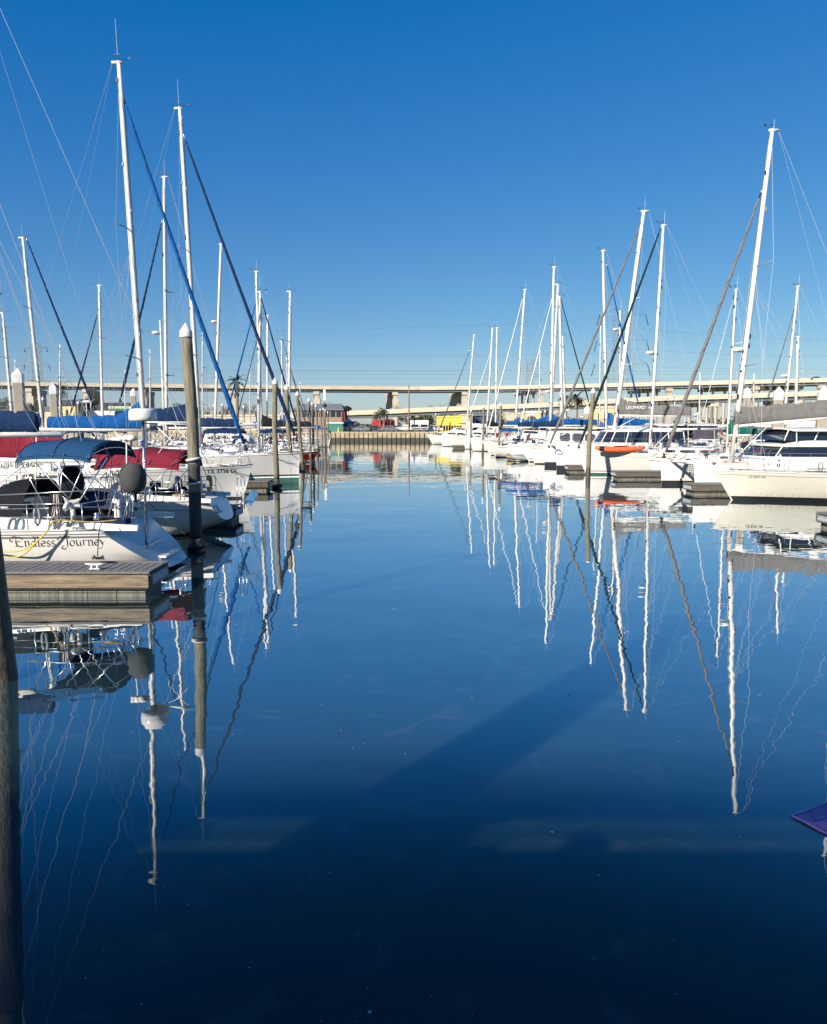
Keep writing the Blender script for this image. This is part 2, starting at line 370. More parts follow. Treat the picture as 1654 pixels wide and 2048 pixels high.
# ------------------------------------------------------------ sailing boats
def stern_gear(t, H, L, B, fb, hr, seed, twin):
    r = random.Random(seed * 31 + 7)
    def e(tt, sg, dz=0., inn=.06): z = H.sheer(tt); return Vector((H.x(tt, z), sg * max(H.b(tt, z) - inn, .02), z + dz))
    for k in range(r.choice((2, 3, 4))):                     # fuel cans lashed to the rail
        p = e(.24 + .05 * k, r.choice((-1, 1)), .02, .2); MB().box(p + Vector((0, 0, .2)), (.34, .18, .38), r.choice(['red', 'yellow', 'blue', 'gel', 'navy'])).build('fuel_can', t)
    p = e(.03, r.choice((-1, 1)), 0, .0); mb = MB()          # outboard motor on the rail
    mb.lathe(p + Vector((0, 0, hr * .95)), [(.06, -.5), (.07, -.05), (.17, 0), (.2, .12), (.17, .3), (.05, .36)], 'dark' if seed % 2 else 'gel', 10); mb.build('outboard_motor', t)
    p = e(.02, r.choice((-1, 1)), hr, .3); mb = MB(); mb.path([p - Vector((0, 0, hr)), p + Vector((-.2, 0, 1.1))], .012, 'steel', 5)
    fm = r.choice(['red', 'navy', 'white'])
    if seed not in (11, 12, 14, 31): mb.grid(lambda u, v: (p.x - .2 + .05 * math.sin(v * 5) - .5 * v * .6, p.y + .04 * math.sin(v * 7), p.z + 1.05 - .45 * u - .35 * v), 4, 6, fm); mb.build('flag_staff', t, fix=False)
    if seed % 3 != 1 and not twin and seed not in (11, 12, 31):                            # stern arch with a solar panel
        x = -L / 2 + L * .05; z = fb + 2.1; mb = MB()
        for dx in (0, .45): mb.path([(x + dx, -B * .36, fb), (x + dx, -B * .35, z - .2), (x + dx, -B * .25, z), (x + dx, B * .25, z), (x + dx, B * .35, z - .2), (x + dx, B * .36, fb)], .02, 'steel', 6)
        a = mb.build('stern_arch', t); MB().box((x + .15, 0, z + .08), (1.0, B * .5, .04), 'glass', ry=R(-8)).build('solar_panel', a)
        if seed % 2:
            mb = MB(); c = Vector((x, B * .3, z)); mb.path([c, c + Vector((0, 0, 1.3))], .025, 'alu', 6); mb.lathe(c + Vector((0, 0, 1.35)), [(.02, -.3), (.09, -.1), (.09, .15), (.02, .3)], 'gel', 10, axis='x')
            for k in range(3): a_ = k * 2.094 + seed; mb.path([c + Vector((.3, 0, 1.35)), c + Vector((.32, .55 * math.cos(a_), 1.35 + .55 * math.sin(a_)))], [.05, .015], 'white', 4)
            mb.build('wind_generator', t)
    mb = MB()                                                # coiled lines hung on the rails, cockpit cushions, boat hook
    for k in range(7):
        p = e(r.uniform(.04, .8), r.choice((-1, 1)), hr * .9, .06); w_ = r.uniform(.06, .12)
        mb.path([p + Vector((w_ * math.cos(a), 0, -.22 + .22 * math.sin(a))) for a in slices(0, 6.2832, 8)], .03, r.choice(['rope', 'droprope', 'droprope', 'galv', 'navy']), 5)
    mb.build('coiled_lines', t)
    for k in range(2): MB().box((-L / 2 + L * (.12 + .1 * k), (-1) ** k * B * .24, fb + .12), (1.0, .35, .14), r.choice(['navy', 'black', 'tan', 'navy'])).build('cockpit_cushion', t)
    if twin: return
    p = Vector((L * .2, B * .12, fb + .35)); mb = MB()         # raft canister and dorade vents forward
    mb.rings([[p + Vector((x, .28 * math.cos(a), .18 * math.sin(a) * (1 if abs(x) < .4 else .8))) for a in slices(0, 5.76, 11)] for x in (-.45, -.4, .4, .45)], 'gel'); mb.build('raft_canister', t)
    for sg in (-1, 1):
        c = Vector((L * .1, sg * B * .2, fb + .45)); mb = MB(); mb.lathe(c, [(.07, 0), (.07, .18), (.11, .24), (.1, .33), (.02, .36)], 'steel' if seed % 2 else 'gel', 10); mb.box(c + Vector((.1, 0, .27)), (.06, .14, .12), 'dark'); mb.build('cowl_vent', t)
def sail_cover(xm, z, ln, m, h0, h1, w0=.17, seed=0, rise=0., peak=0., wr=.03):
    """stowed mainsail under its cover on the boom, from the mast at xm aft"""
    r_ = random.Random(seed); mb = MB(); rows = []; n = 64
    for i in range(n + 1):
        u = i / n; x = xm - .12 - u * ln; h = lerp(h0, h1, u ** .8) * (1 + .03 * math.sin(u * 17 + seed)) + peak * max(0, 1 - u * 3.2) ** 1.25
        wd = w0 * (1 - .35 * u) * (1 + .12 * math.sin(u * 23 + seed * 2)); zb = z + rise * u
        tie = 1 - .14 * max(0, 1 - abs((u * 7 + .5) % 1 - .5) * 9)
        ring = []
        for k in range(16):
            a = 6.2832 * k / 16; c, s_ = math.cos(a), math.sin(a)
            up = (s_ + 1) / 2; ww = wd * (1.15 - .75 * up) * tie * (1 + .09 * math.sin(u * 46 + 2.6 * a + seed) + .05 * math.sin(u * 91 - 2 * a))
            ring.append((x + r_.uniform(-wr, wr) * .2, c * ww + r_.uniform(-wr, wr) * .25, zb + h * up * tie + r_.uniform(-wr, wr) * .3))
        rows.append(ring)
    mb.rings(rows, m); return mb
def rail(mb, pts, r=.014, m='steel', n=6): mb.path(pts, r, m, n)
class CatEdge(Hull):
    def plan(s, t): return s.B / 2 - .62 * cl((t - .6) / .4) ** 2
    def b(s, t, z): return s.plan(t)
def cat_body(t, L, B, fb, hullm, boot, bz, stripes, hw, cw, roof):
    """two hulls, bridge deck, trampoline, saloon with a band of dark glass, hardtop; roof=(x aft, x front, z windows, z roof, hardtop length, hardtop z)"""
    off = B / 2 - hw / 2
    for sg in (-1, 1):
        h = Hull(L, hw, fb, .12, .7, .85, .0, .12); o = h.mesh(hullm, boot, bz, stripes).build('hull', t); o.location = (0, sg * off, 0)
        d = h.deckmesh(None).build('deck', t); d.location = (0, sg * off, 0)
        mb = MB()
        for x in (-L * .05, L * .12): mb.box((x, -hw * .5 * sg * -1 * .985, fb * .62), (.9, .03, .16), 'glass')
        mb.build('hull_window', o)
    mb = MB(); mb.box((-L * .14, 0, (fb + .75) / 2 + .02), (L * .62, 2 * off - hw * .6, fb - .75), 'gel'); mb.build('bridge_deck', t)
    mb = MB(); bx = L * .455; mb.path([(bx, -off, fb), (bx, off, fb)], .09, 'alu', 8); mb.path([(bx, -off * .5, fb + .05), (bx, 0, fb + .45), (bx, off * .5, fb + .05)], .03, 'alu', 6)
    mb.box(((bx + L * .17) / 2, 0, fb - .02), (bx - L * .17, .5, .06), 'teak'); mb.path([(L * .17, 0, fb), (L / 2 + .2, 0, fb + .1)], .07, 'alu', 8); mb.build('crossbeam', t)
    x0_, x1_ = L * .18, bx - .1
    for sg in (-1, 1):
        mb = MB(); ya, yb = .3 * sg, (off - hw * .35) * sg
        for i in range(26): x = lerp(x0_, x1_, i / 25); mb.box((x, (ya + yb) / 2, fb - .1), (.035, abs(yb - ya), .012), 'dark')
        for i in range(12): y = lerp(ya, yb, i / 11); mb.box(((x0_ + x1_) / 2, y, fb - .095), (x1_ - x0_, .035, .012), 'dark')
        mb.build('trampoline', t)
    xa, xf, zw, zr, hx, hl, hz = roof[:7]; dome = roof[7] if len(roof) > 7 else 0; n = 40
    def ring(z, ins, f=0):
        r = []
        for k in range(n):
            a = 6.2832 * k / n; c, s_ = math.cos(a), math.sin(a)
            x = (abs(c) ** .62) * (1 if c > 0 else -1); y = (abs(s_) ** .55) * (1 if s_ > 0 else -1)
            xx = (xa + xf) / 2 + x * ((xf - xa) / 2 - ins * (1.5 if c > 0 else .3)) - f; r.append((xx, y * (cw / 2 - ins * .6), z))
        return r
    z0 = fb - .1; mb = MB(); mb.rings([ring(z0, 0), ring(zw, .12)], 'gel', smooth=False)
    mb.rings([ring(zr - .16, .5), ring(zr - .1, .42), ring(zr, .75), ring(zr + .1 + dome * .5, 1.2), ring(zr + .2 + dome, 1.9)], 'gel'); cm = mb.build('saloon', t)
    mb = MB(); mb.rings([ring(zw, .17), ring(zr - .16, .52)], 'glass', smooth=False); w_ = mb.build('window', cm)
    mb = MB()
    for k in ((5, 13, 27, 35) if dome else (2, 5, 8, 12, 16, 24, 28, 32, 35, 38)):
        a, b = Vector(ring(zw, .13)[k]), Vector(ring(zr - .14, .49)[k]); mb.path([a, b], .045, 'gel', 4)
    mb.build('window_post', cm)
    if dome:
        mb = MB(); y = cw * .36; z0_, z1_ = zr + .2, hz - .02
        mb.add([(hx + .5, -y, z0_), (hx + .5, y, z0_), (hx - .3, y * .95, z1_), (hx - .3, -y * .95, z1_), (hx - 4.5, -y, z0_), (hx - 4.5, y, z0_), (hx - 4.5, y * .95, z1_), (hx - 4.5, -y * .95, z1_)], [(0, 1, 2, 3), (0, 3, 7, 4), (1, 5, 6, 2)], 'glass'); hw_ = mb.build('helm_windscreen', t)
        mb = MB()
        for sg in (-1, 1):
            for x in (hx + .1, hx - 1.6, hx - 3.2): mb.path([(x + .25, sg * y * 1.01, z0_), (x, sg * y * .97, z1_)], .035, 'gel', 4)
        mb.build('window_post', hw_)
    if hl:
        mb = MB(); mb.grid(lambda u, v: (hx - hl * u, (v - .5) * cw * .86, hz + .12 * (1 - (2 * v - 1) ** 2)), 4, 8, 'gel', .09)
        ho = mb.build('hardtop', t); mb = MB()
        for sg in (-1, 1):
            for x in (hx - .2, hx - hl * .5, hx + .2 - hl): mb.path([(x, sg * cw * .40, hz + .02), (x - .1, sg * cw * .42, fb)], .03, 'alu', 6)
        mb.build('hardtop_post', ho)
        for sg in (-1, 1): MB().add([(xa, sg * cw * .41, hz), (xa - hl * .4, sg * cw * .41, hz), (xa - hl * .4, sg * cw * .42, fb + .6), (xa, sg * cw * .42, fb + .6)], [(0, 1, 2, 3)], 'vinyl').build('side_curtain', ho)
def sailboat(label, Y, hd, end, L, B=3.9, fb=1.2, rake=.5, tr=.25, stern=.82, lift=.05, spring=.3, mast=None, mr=.10, stay=None,
             boom=None, spr=(.36, .68), sprw=1.0, radar=None, cabin=(.62, .42), hullm='gelh', boot='boot', bz=.1, stripes=((-.22, -.17, 'stripe'),),
             dodger=None, bimini=None, wheel=True, det=1, group=None, seed=1, antenna=1., backstay=True, yaw=0, cover_len=None, windows=True, far=False,
             ladder=False, fenders=0, text=None, furl2=None, cat='sailboat', mizzen=None, dy=0, head=True, twin=None):
    """end = ('bow'|'stern', px, py): where that end of the deck shows in the photograph. mast/stay in photograph pixels too."""
    X = P(end[1], end[2], Y).x; X0 = X - hd * L / 2 if end[0] == 'bow' else X + hd * L / 2
    rz = 0 if hd > 0 else math.pi
    def lp(px, py, d=0.):
        p = P(px, py, Y + d); return Vector(((p.x - X0) * hd, d * hd, p.z))
    t = thing('sailboat', label, cat, (X0, Y, 0), rz, group)
    if twin:
        H = CatEdge(L, B, fb, 0, .7, 1, 0, .12); cat_body(t, L, B, fb, hullm, boot, bz, stripes, *twin); wheel = False
    else:
        H = Hull(L, B, fb, rake, tr, stern, lift, spring)
        H.mesh(hullm, boot, bz, stripes).build('hull', t)
        H.deckmesh((.06, .30)).build('deck', t)
    rr = random.Random(seed)
    # coachroof
    x0, x1 = -L / 2 + L * .31, -L / 2 + L * (.31 + cabin[1])
    cb = Cabin(H, x0, x1, B * .62, cabin[0])
    if twin: cm = None; cb.hh = lambda q: 0
    else: cm = cb.mesh().build('cabin', t)
    if windows and cm:
        for a, b in ((.06, .26), (.31, .5), (.55, .66)):
            for sg in (-1, 1): cb.window(a, b, sides=(sg,)).build('window', cm)
    for q in (.35, .6, .78) if cm else ():
        x = lerp(x0, x1, q); z = cb.z0(x) + cb.hh(q) * 1.04; MB().box((x, 0, z + .03), (.5, .5, .05), 'glass').build('hatch', cm)
    # cockpit coamings, winches, wheel
    ya = B * .31
    for sg in (-1, 1):
        mb = MB()
        ring = []
        for u in slices(0, 1, 6):
            x = lerp(-L / 2 + L * .05, x0 + .1, u); z = H.sheer(.15) - .06; w_ = .16; h_ = .12 + .2 * u
            ring.append([(x, sg * (ya + w_), z), (x, sg * (ya + w_ * .7), z + h_), (x, sg * ya, z + h_), (x, sg * (ya - .04), z)])
        mb.rings(ring, 'gel', smooth=False)
        if cm: mb.build('cockpit_coaming', t)
    zc = H.sheer(.15)
    for sg in (-1, 1) if cm and not far else ():
        for x in (-L / 2 + L * .13, -L / 2 + L * .22):
            MB().lathe((x, sg * (ya + .06), zc + .2), [(.08, 0), (.075, .06), (.05, .09), (.06, .15), (.04, .17)], 'steel', 10).build('winch', t)
    if wheel:
        mb = MB(); xw = -L / 2 + L * .12
        mb.path([(xw, .45 * math.cos(a), zc + .35 + .45 * math.sin(a)) for a in slices(0, 6.2832, 20)], .018, 'steel', 5)
        for k in range(3): a = k * 2.094; mb.path([(xw, 0, zc + .35), (xw, .45 * math.cos(a), zc + .35 + .45 * math.sin(a))], .01, 'steel', 4)
        mb.path([(xw + .15, 0, zc - .5), (xw + .13, 0, zc + .55)], [.12, .08], 'gel', 8)
        mb.build('steering_wheel', t)
    # pulpit, pushpit, stanchions, wires
    hs_ = .62; mb = MB()
    def edge(tt, sg, dz=0, inn=.06): z = H.sheer(tt); return Vector((H.x(tt, z), sg * max(H.b(tt, z) - inn, .02), z + dz))
    loop = [edge(.86, -1, hs_), edge(.93, -1, hs_ + .03), edge(.985, -1, hs_ + .06), Vector((L / 2 + .12, 0, H.sheer(1) + hs_ + .06)), edge(.985, 1, hs_ + .06), edge(.93, 1, hs_ + .03), edge(.86, 1, hs_)]
    rail(mb, loop)
    for sg in (-1, 1):
        for tt in (.86, .95): rail(mb, [edge(tt, sg), edge(tt + .01, sg, hs_ + .03)])
    if not twin: mb.build('bow_rail', t)
    for sg in (-1, 1):
        mb = MB(); rail(mb, [edge(.14, sg, hs_), edge(.03, sg, hs_), edge(.012, sg * .3, hs_)])
        rail(mb, [edge(.14, sg, hs_ * .5), edge(.03, sg, hs_ * .5)], .01)
        for tt in (.14, .08, .03): rail(mb, [edge(tt, sg), edge(tt, sg, hs_)])
        mb.build('stern_rail', t)
    ts = slices(.22, .80, max(4, int(L / 2)))
    for sg in (-1, 1):
        mb = MB()
        for tt in ts: mb.path([edge(tt, sg), edge(tt, sg, hs_)], .012, 'steel', 5)
        for k in (.52, 1): mb.path([edge(tt, sg, hs_ * k - .01) for tt in [.14] + ts + [.86]], .006 if not far else .009, 'wire', 4)
        mb.build('guard_rail', t)
    # mast and rig
    if mast:
        top, bas = lp(mast[0], mast[1]), lp(mast[2], mast[3])
        xm = bas.x; dk = (twin[2][3] if twin[2][0] < xm < twin[2][1] - .8 else fb) if twin else cb.z0(xm) + .1 if x0 < xm < x1 else H.sheer(.5)
        d_ = (top - bas); bas = bas - d_ * ((bas.z - dk) / d_.z); Hm = top.z - bas.z
        def mp(q): return bas.lerp(top, q)
        mb = MB(); mb.path([mp(q) for q in (0, .3, .6, .85, 1)], [mr, mr, mr * .97, mr * .9, mr * .68], 'alu', 10, .7)
        mb.path([mp(.995) + Vector((-mr * 2.4, 0, .03)), mp(.995) + Vector((mr * 1.3, 0, .03))], mr * .5, 'alu', 6)
        mo = mb.build('mast', t)
        rm = random.Random(seed + 500); ft = MB()
        for k in range(9): c = mp(rm.uniform(.05, .97)); ft.box(c + Vector((rm.choice((-1, 1)) * mr * .9, -hd * mr * .45, 0)), (.07, .08, rm.uniform(.06, .3)), rm.choice(['dark', 'galv', 'dark']))
        ft.path([mp(.02) + Vector((-mr * .5, -hd * mr * .8, 0)), mp(.96) + Vector((-mr * .4, -hd * mr * .62, 0))], .009, 'galv', 4); ft.path([mp(.02) + Vector((mr * 1.2, 0, 0)), mp(.9) + Vector((mr * 1.1, 0, 0))], .012, 'droprope', 4)
        for k in range(3): ft.path([mp(.06 + .02 * k) + Vector((0, -hd * (mr + .07), -.0)), mp(.06 + .02 * k) + Vector((.02, -hd * (mr + .05), -.5))], .04, rm.choice(['rope', 'droprope', 'redrope']), 5)
        ft.build('mast_fittings', mo)
        sp = MB(); tips = []
        for q in spr:
            c = mp(q); wq = sprw * (1.05 - .3 * q)
            for sg in (-1, 1):
                tip = c + Vector((-.28 * wq, sg * wq, .07)); sp.path([c, tip], [.035, .02], 'alu' if seed % 2 else 'galv', 5); tips.append((q, sg, tip))
        sp.build('spreader', mo)
        if head:
            g = MB(); mt_ = mp(1)
            if antenna: g.path([mt_ + Vector((-.05, .05, 0)), mt_ + Vector((-.05 - .02 * antenna, .05, antenna))], [.012, .006], 'white', 4)
            g.path([mt_, mt_ + Vector((.45, .1, .12))], .009, 'dark', 4); g.box(mt_ + Vector((.47, .1, .17)), (.12, .03, .08), 'dark')
            g.path([mt_ + Vector((0, -.1, 0)), mt_ + Vector((0, -.1, .25))], .008, 'dark', 4); g.box(mt_ + Vector((-.03, -.1, .25)), (.3, .02, .03), 'dark')
            g.build('wind_instruments', mo)
        rg = MB(); wr = .0075 if not far else .011
        ch = {sg: Vector((xm - .15, sg * H.b(H.tx(xm, 9), 9) * .93, H.sheer(.55))) for sg in (-1, 1)}
        for sg in (-1, 1):
            seq = [ch[sg]] + [tp for (q, s2, tp) in tips if s2 == sg] + [mp(.985)]
            rg.path(seq, wr, 'wire', 4)
            rg.path([ch[sg] + Vector((.3, 0, 0)), mp(spr[0] - .01)], wr * .8, 'wire', 4)
            rg.path([ch[sg] - Vector((.35, 0, 0)), mp(spr[0] - .01)], wr * .8, 'wire', 4)
            for (q, s2, tp) in tips[:-2]:
                if s2 == sg:
                    nx = [qq for qq in spr if qq > q][0]; rg.path([tp, mp(nx - .01)], wr * .7, 'wire', 4)
        rg.path([mp(.3) + Vector((mr * 1.2, .05, 0)), mp(.97) + Vector((mr * 1.1, .05, 0))], wr * .6, 'wire', 4)
        if backstay:
            st = Vector((-L / 2 + tr, 0, H.sheer(0))); md = mp(1).lerp(st, .78)
            rg.path([mp(1) + Vector((-mr * 2, 0, 0)), md], wr, 'wire', 4)
            for sg in (-1, 1): rg.path([md, st + Vector((0, sg * B * .3, 0))], wr, 'wire', 4)
        rg.build('rigging', t)
        if stay:
            a, b = lp(stay[0], stay[1]), lp(stay[2], stay[3]); ln = (a - b).length; r0 = stay[5]
            pts = []; rs = []
            for i in range(15):
                q = i / 14; p = b.lerp(a, q) - Vector((0, 0, 1)) * (math.sin(math.pi * q) * ln * .006); pts.append(p)
                rs.append(r0 * (.55 if i == 0 else lerp(1.05, .5, q) * (1 + .07 * math.sin(q * 40 + seed))))
            fs = MB(); fs.path(pts, rs, stay[4], 8); fo = fs.build('furled_headsail', t)
            if r0 >= .1:
                hx = MB(); dn = (a - b).normalized(); e1 = dn.cross(Vector((0, 1, 0))).normalized(); e2 = dn.cross(e1); hp = []
                for i in range(150): q = .02 + .96 * i / 149; p = b.lerp(a, q) - Vector((0, 0, 1)) * (math.sin(math.pi * q) * ln * .006); rq = r0 * lerp(1.05, .5, q) * 1.03; hp.append(p + (e1 * math.cos(q * 70) + e2 * math.sin(q * 70)) * rq)
                hx.path(hp, .012, 'stripe', 4); hx.build('spiral_seam', fo)
            fm = MB(); dd = (a - b).normalized()
            fm.path([a, a + dd * min(1.2, ln * .06)], .02, 'steel', 5); fm.path([a + dd * .1, a + dd * .35], .045, 'dark', 6)
            fm.path([a + dd * .3, mp(cl((a.z + ln * .05 - bas.z) / Hm, 0, .99))], .012, 'wire', 4)
            fm.lathe(b - dd * .25, [(.05, -.1), (.12, -.06), (.12, 0), (.06, .02), (.06, .2)], 'dark', 10)
            fm.path([b - dd * .3, (L / 2 - .12, 0, H.sheer(1))], .02, 'steel', 5)
            fm.build('furler', fo)
        if boom:
            ln, zb, cm_, h0, h1, bm_ = boom[:6]; rise = boom[6] if len(boom) > 6 else 0; pk = boom[7] if len(boom) > 7 else .5
            b_ = MB(); zb0 = zb
            b_.path([(xm - mr, 0, zb0), (xm - ln, 0, zb0 + rise)], [.085, .075], bm_, 10)
            bo = b_.build('boom', t)
            lc = cover_len or ln * .93
            if cm_: sail_cover(xm + .15, zb0 + .04, lc, cm_, h0, h1, seed=seed, rise=rise * .93, peak=pk).build('sail_cover', bo)
            lj = MB()
            for sg in (-.13, .13):
                for q in (.35, .65, .88): lj.path([(xm - ln * q, sg, zb0 + rise * q), mp(.55)], wr * .6, 'wire', 4)
            lj.path([(xm - ln, 0, zb0 + rise), mp(1) + Vector((-mr * 2, 0, 0))], wr * .6, 'wire', 4)
            lj.path([(xm - ln * .85, 0, zb0 + rise), (xm - ln * .85, .3, H.sheer(.2) + .2)], .018, 'rope', 5)
            lj.path([(xm - .1, 0, dk + .2), (xm - ln * .28, 0, zb0 - .06)], .03, 'alu', 6)
            lj.build('lazy_jacks', bo)
        if radar:
            c = mp(radar); rd = MB(); lathe_dome(rd, c + Vector((.42, 0, 0)), .3, .22); rd.box(c + Vector((.25, 0, -.03)), (.4, .12, .04), 'alu'); rd.build('radar', mo)
            lg = MB(); lg.box(c + Vector((.14, 0, -.45)), (.1, .1, .16), 'dark'); lg.build('steaming_light', mo)
    if mizzen:
        top, bas = lp(mizzen[0], mizzen[1]), lp(mizzen[2], mizzen[3]); mb = MB(); bas.z = H.sheer(.2)
        mb.path([bas, top], [.07, .05], 'alu', 8); mz = mb.build('mizzen_mast', t)
        rd = MB(); c = bas.lerp(top, .9); lathe_dome(rd, c + Vector((.32, 0, 0)), .28, .2); rd.box(c + Vector((.18, 0, -.03)), (.3, .1, .04), 'alu'); rd.build('radar', mz)
    if dodger:
        mb = MB(); xa = x0 - .35; xf = x0 + 1.1; hw = B * .33; zb = cb.z0(x0) + cabin[0] * .8
        def fn(u, v):
            a = (v - .5) * 2; k = min(1, u / .55); x = lerp(xf, x0 + .2, k) if u < .55 else lerp(x0 + .2, xa, (u - .55) / .45)
            hgt = .62 * k ** .8
            return (x, a * hw * (1 - .1 * k) * (1 - .04 * hgt), zb - .25 * abs(a) ** 5 * (1 if True else 0) + hgt * (1 - abs(a) ** 3.5))
        mb.grid(fn, 12, 14, dodger, .02); do = mb.build('dodger', t)
        mb = MB()
        for a0, a1 in ((-.62, -.24), (-.18, .18), (.24, .62)):
            vs = [Vector(fn(u, .5 + a / 2)) + Vector((.02, 0, .015)) for u in (.12, .28, .44) for a in slices(a0, a1, 3)]
            mb.add(vs, [(i * 4 + j, i * 4 + j + 1, i * 4 + j + 5, i * 4 + j + 4) for i in range(2) for j in range(3)], 'vinyl')
        mb.build('dodger_window', do)
    if bimini:
        m_, bl, zt = bimini[:3]; xa = -L / 2 + L * (bimini[3] if len(bimini) > 3 else .04)
        dr, ar = (bimini[4], bimini[5]) if len(bimini) > 5 else (.14, .22)
        bo = canopy(xa, xa + bl, B * .72, zt, ar, dr, m_).build('bimini', t)
        sm = MB(); zc_ = lambda u, a: zt + ar * (1 - abs(a) ** 2.4) - (dr * max(0, abs(a) - .8) / .2 if abs(a) > .8 else 0) - .06 * abs(math.sin(math.pi * u * 2)) * (1 - a * a) - .10 * abs(2 * u - 1) ** 4 + .006
        for u in (.02, .5, .98): sm.path([(xa + bl * u, a * B * .36, zc_(u, a)) for a in slices(-.99, .99, 14)], .009, 'navy' if m_ != 'red' else 'black', 4)
        for a in (-.97, -.35, .35, .97): sm.path([(xa + bl * u, a * B * .36, zc_(u, a)) for u in slices(.02, .98, 12)], .007, 'navy' if m_ != 'red' else 'black', 4)
        sm.build('seam', bo)
        mb = MB()
        for sg in (-1, 1):
            foot = Vector((xa + bl * .5, sg * B * .36, H.sheer(.1)))
            for u in (.02, .35, .98):
                mb.path([foot, (xa + bl * u, sg * B * .35, zt - .05)], .014, 'steel', 6)
        for u in (.02, .5, .98):
            mb.path([(xa + bl * u, (a * B * .35), zt - .05 + .2 * (1 - abs(a) ** 2.4) - .04 - (.06 if u in (.02, .98) else 0)) for a in slices(-1, 1, 8)], .014, 'steel', 6)
        mb.build('bimini_frame', bo)
    if fenders:
        sgn = -1 if hd > 0 else 1
        for i in range(fenders):
            tt = .3 + .45 * i / max(1, fenders - 1); p = edge(tt, sgn, 0, -.13); fo = MB()
            fo.lathe(p - Vector((0, 0, .95)), [(.01, 0), (.09, .05), (.12, .14), (.12, .5), (.09, .58), (.03, .62)], 'white' if i % 2 else 'navy', 10)
            fo.path([p - Vector((0, 0, .35)), p + Vector((0, -sgn * .13, .55))], .01, 'rope', 4); fo.build('fender', t)
    if text:
        for (s, x, z, size, m_, sg) in text:
            vs, fs = text_verts(s, size); mb = MB(); dirx = 1 if sg < 0 else -1
            mb.add([(x + dirx * v[0], H.side(x + dirx * v[0], z + v[1], sg) + sg * .008, z + v[1]) for v in vs], fs, m_); mb.build('lettering', t, fix=False)
    # small gear: lines on deck, horseshoe, outboard, cowl, coils
    if det:
        mb = MB()
        for k in range(5 * det):
            x = rr.uniform(x0, L / 2 - 1); y = rr.uniform(-.3, .3) * B; z = H.sheer(H.tx(x, 9)) + (cabin[0] if x < x1 - .8 and abs(y) < B * .25 else 0)
            pts = [(x + rr.uniform(-.5, .5), y + rr.uniform(-.2, .2), z + rr.uniform(0, .1)) for _ in range(5)]; mb.path(pts, .014, rr.choice(['rope', 'droprope', 'redrope', 'rope']), 4)
        for sg in (-1, 1):
            for tt in (.04, .5, .93):
                p = edge(tt, sg, .02, .05); mb.box(p + Vector((0, 0, .03)), (.24, .04, .03), 'steel'); mb.box(p, (.08, .05, .05), 'steel')
        mb.build('deck_lines', t)
        g = MB(); c = edge(.05, rr.choice((-1, 1)), hs_ * .6, .0)
        g.path([c + Vector((.05, .22 * math.cos(a), .25 * math.sin(a))) for a in slices(.6, 5.7, 12)], .06, rr.choice(['white', 'yellow', 'white']), 6); g.build('horseshoe_buoy', t)
    stern_gear(t, H, L, B, fb, hs_, seed, twin)
    return t, H, lp, X0
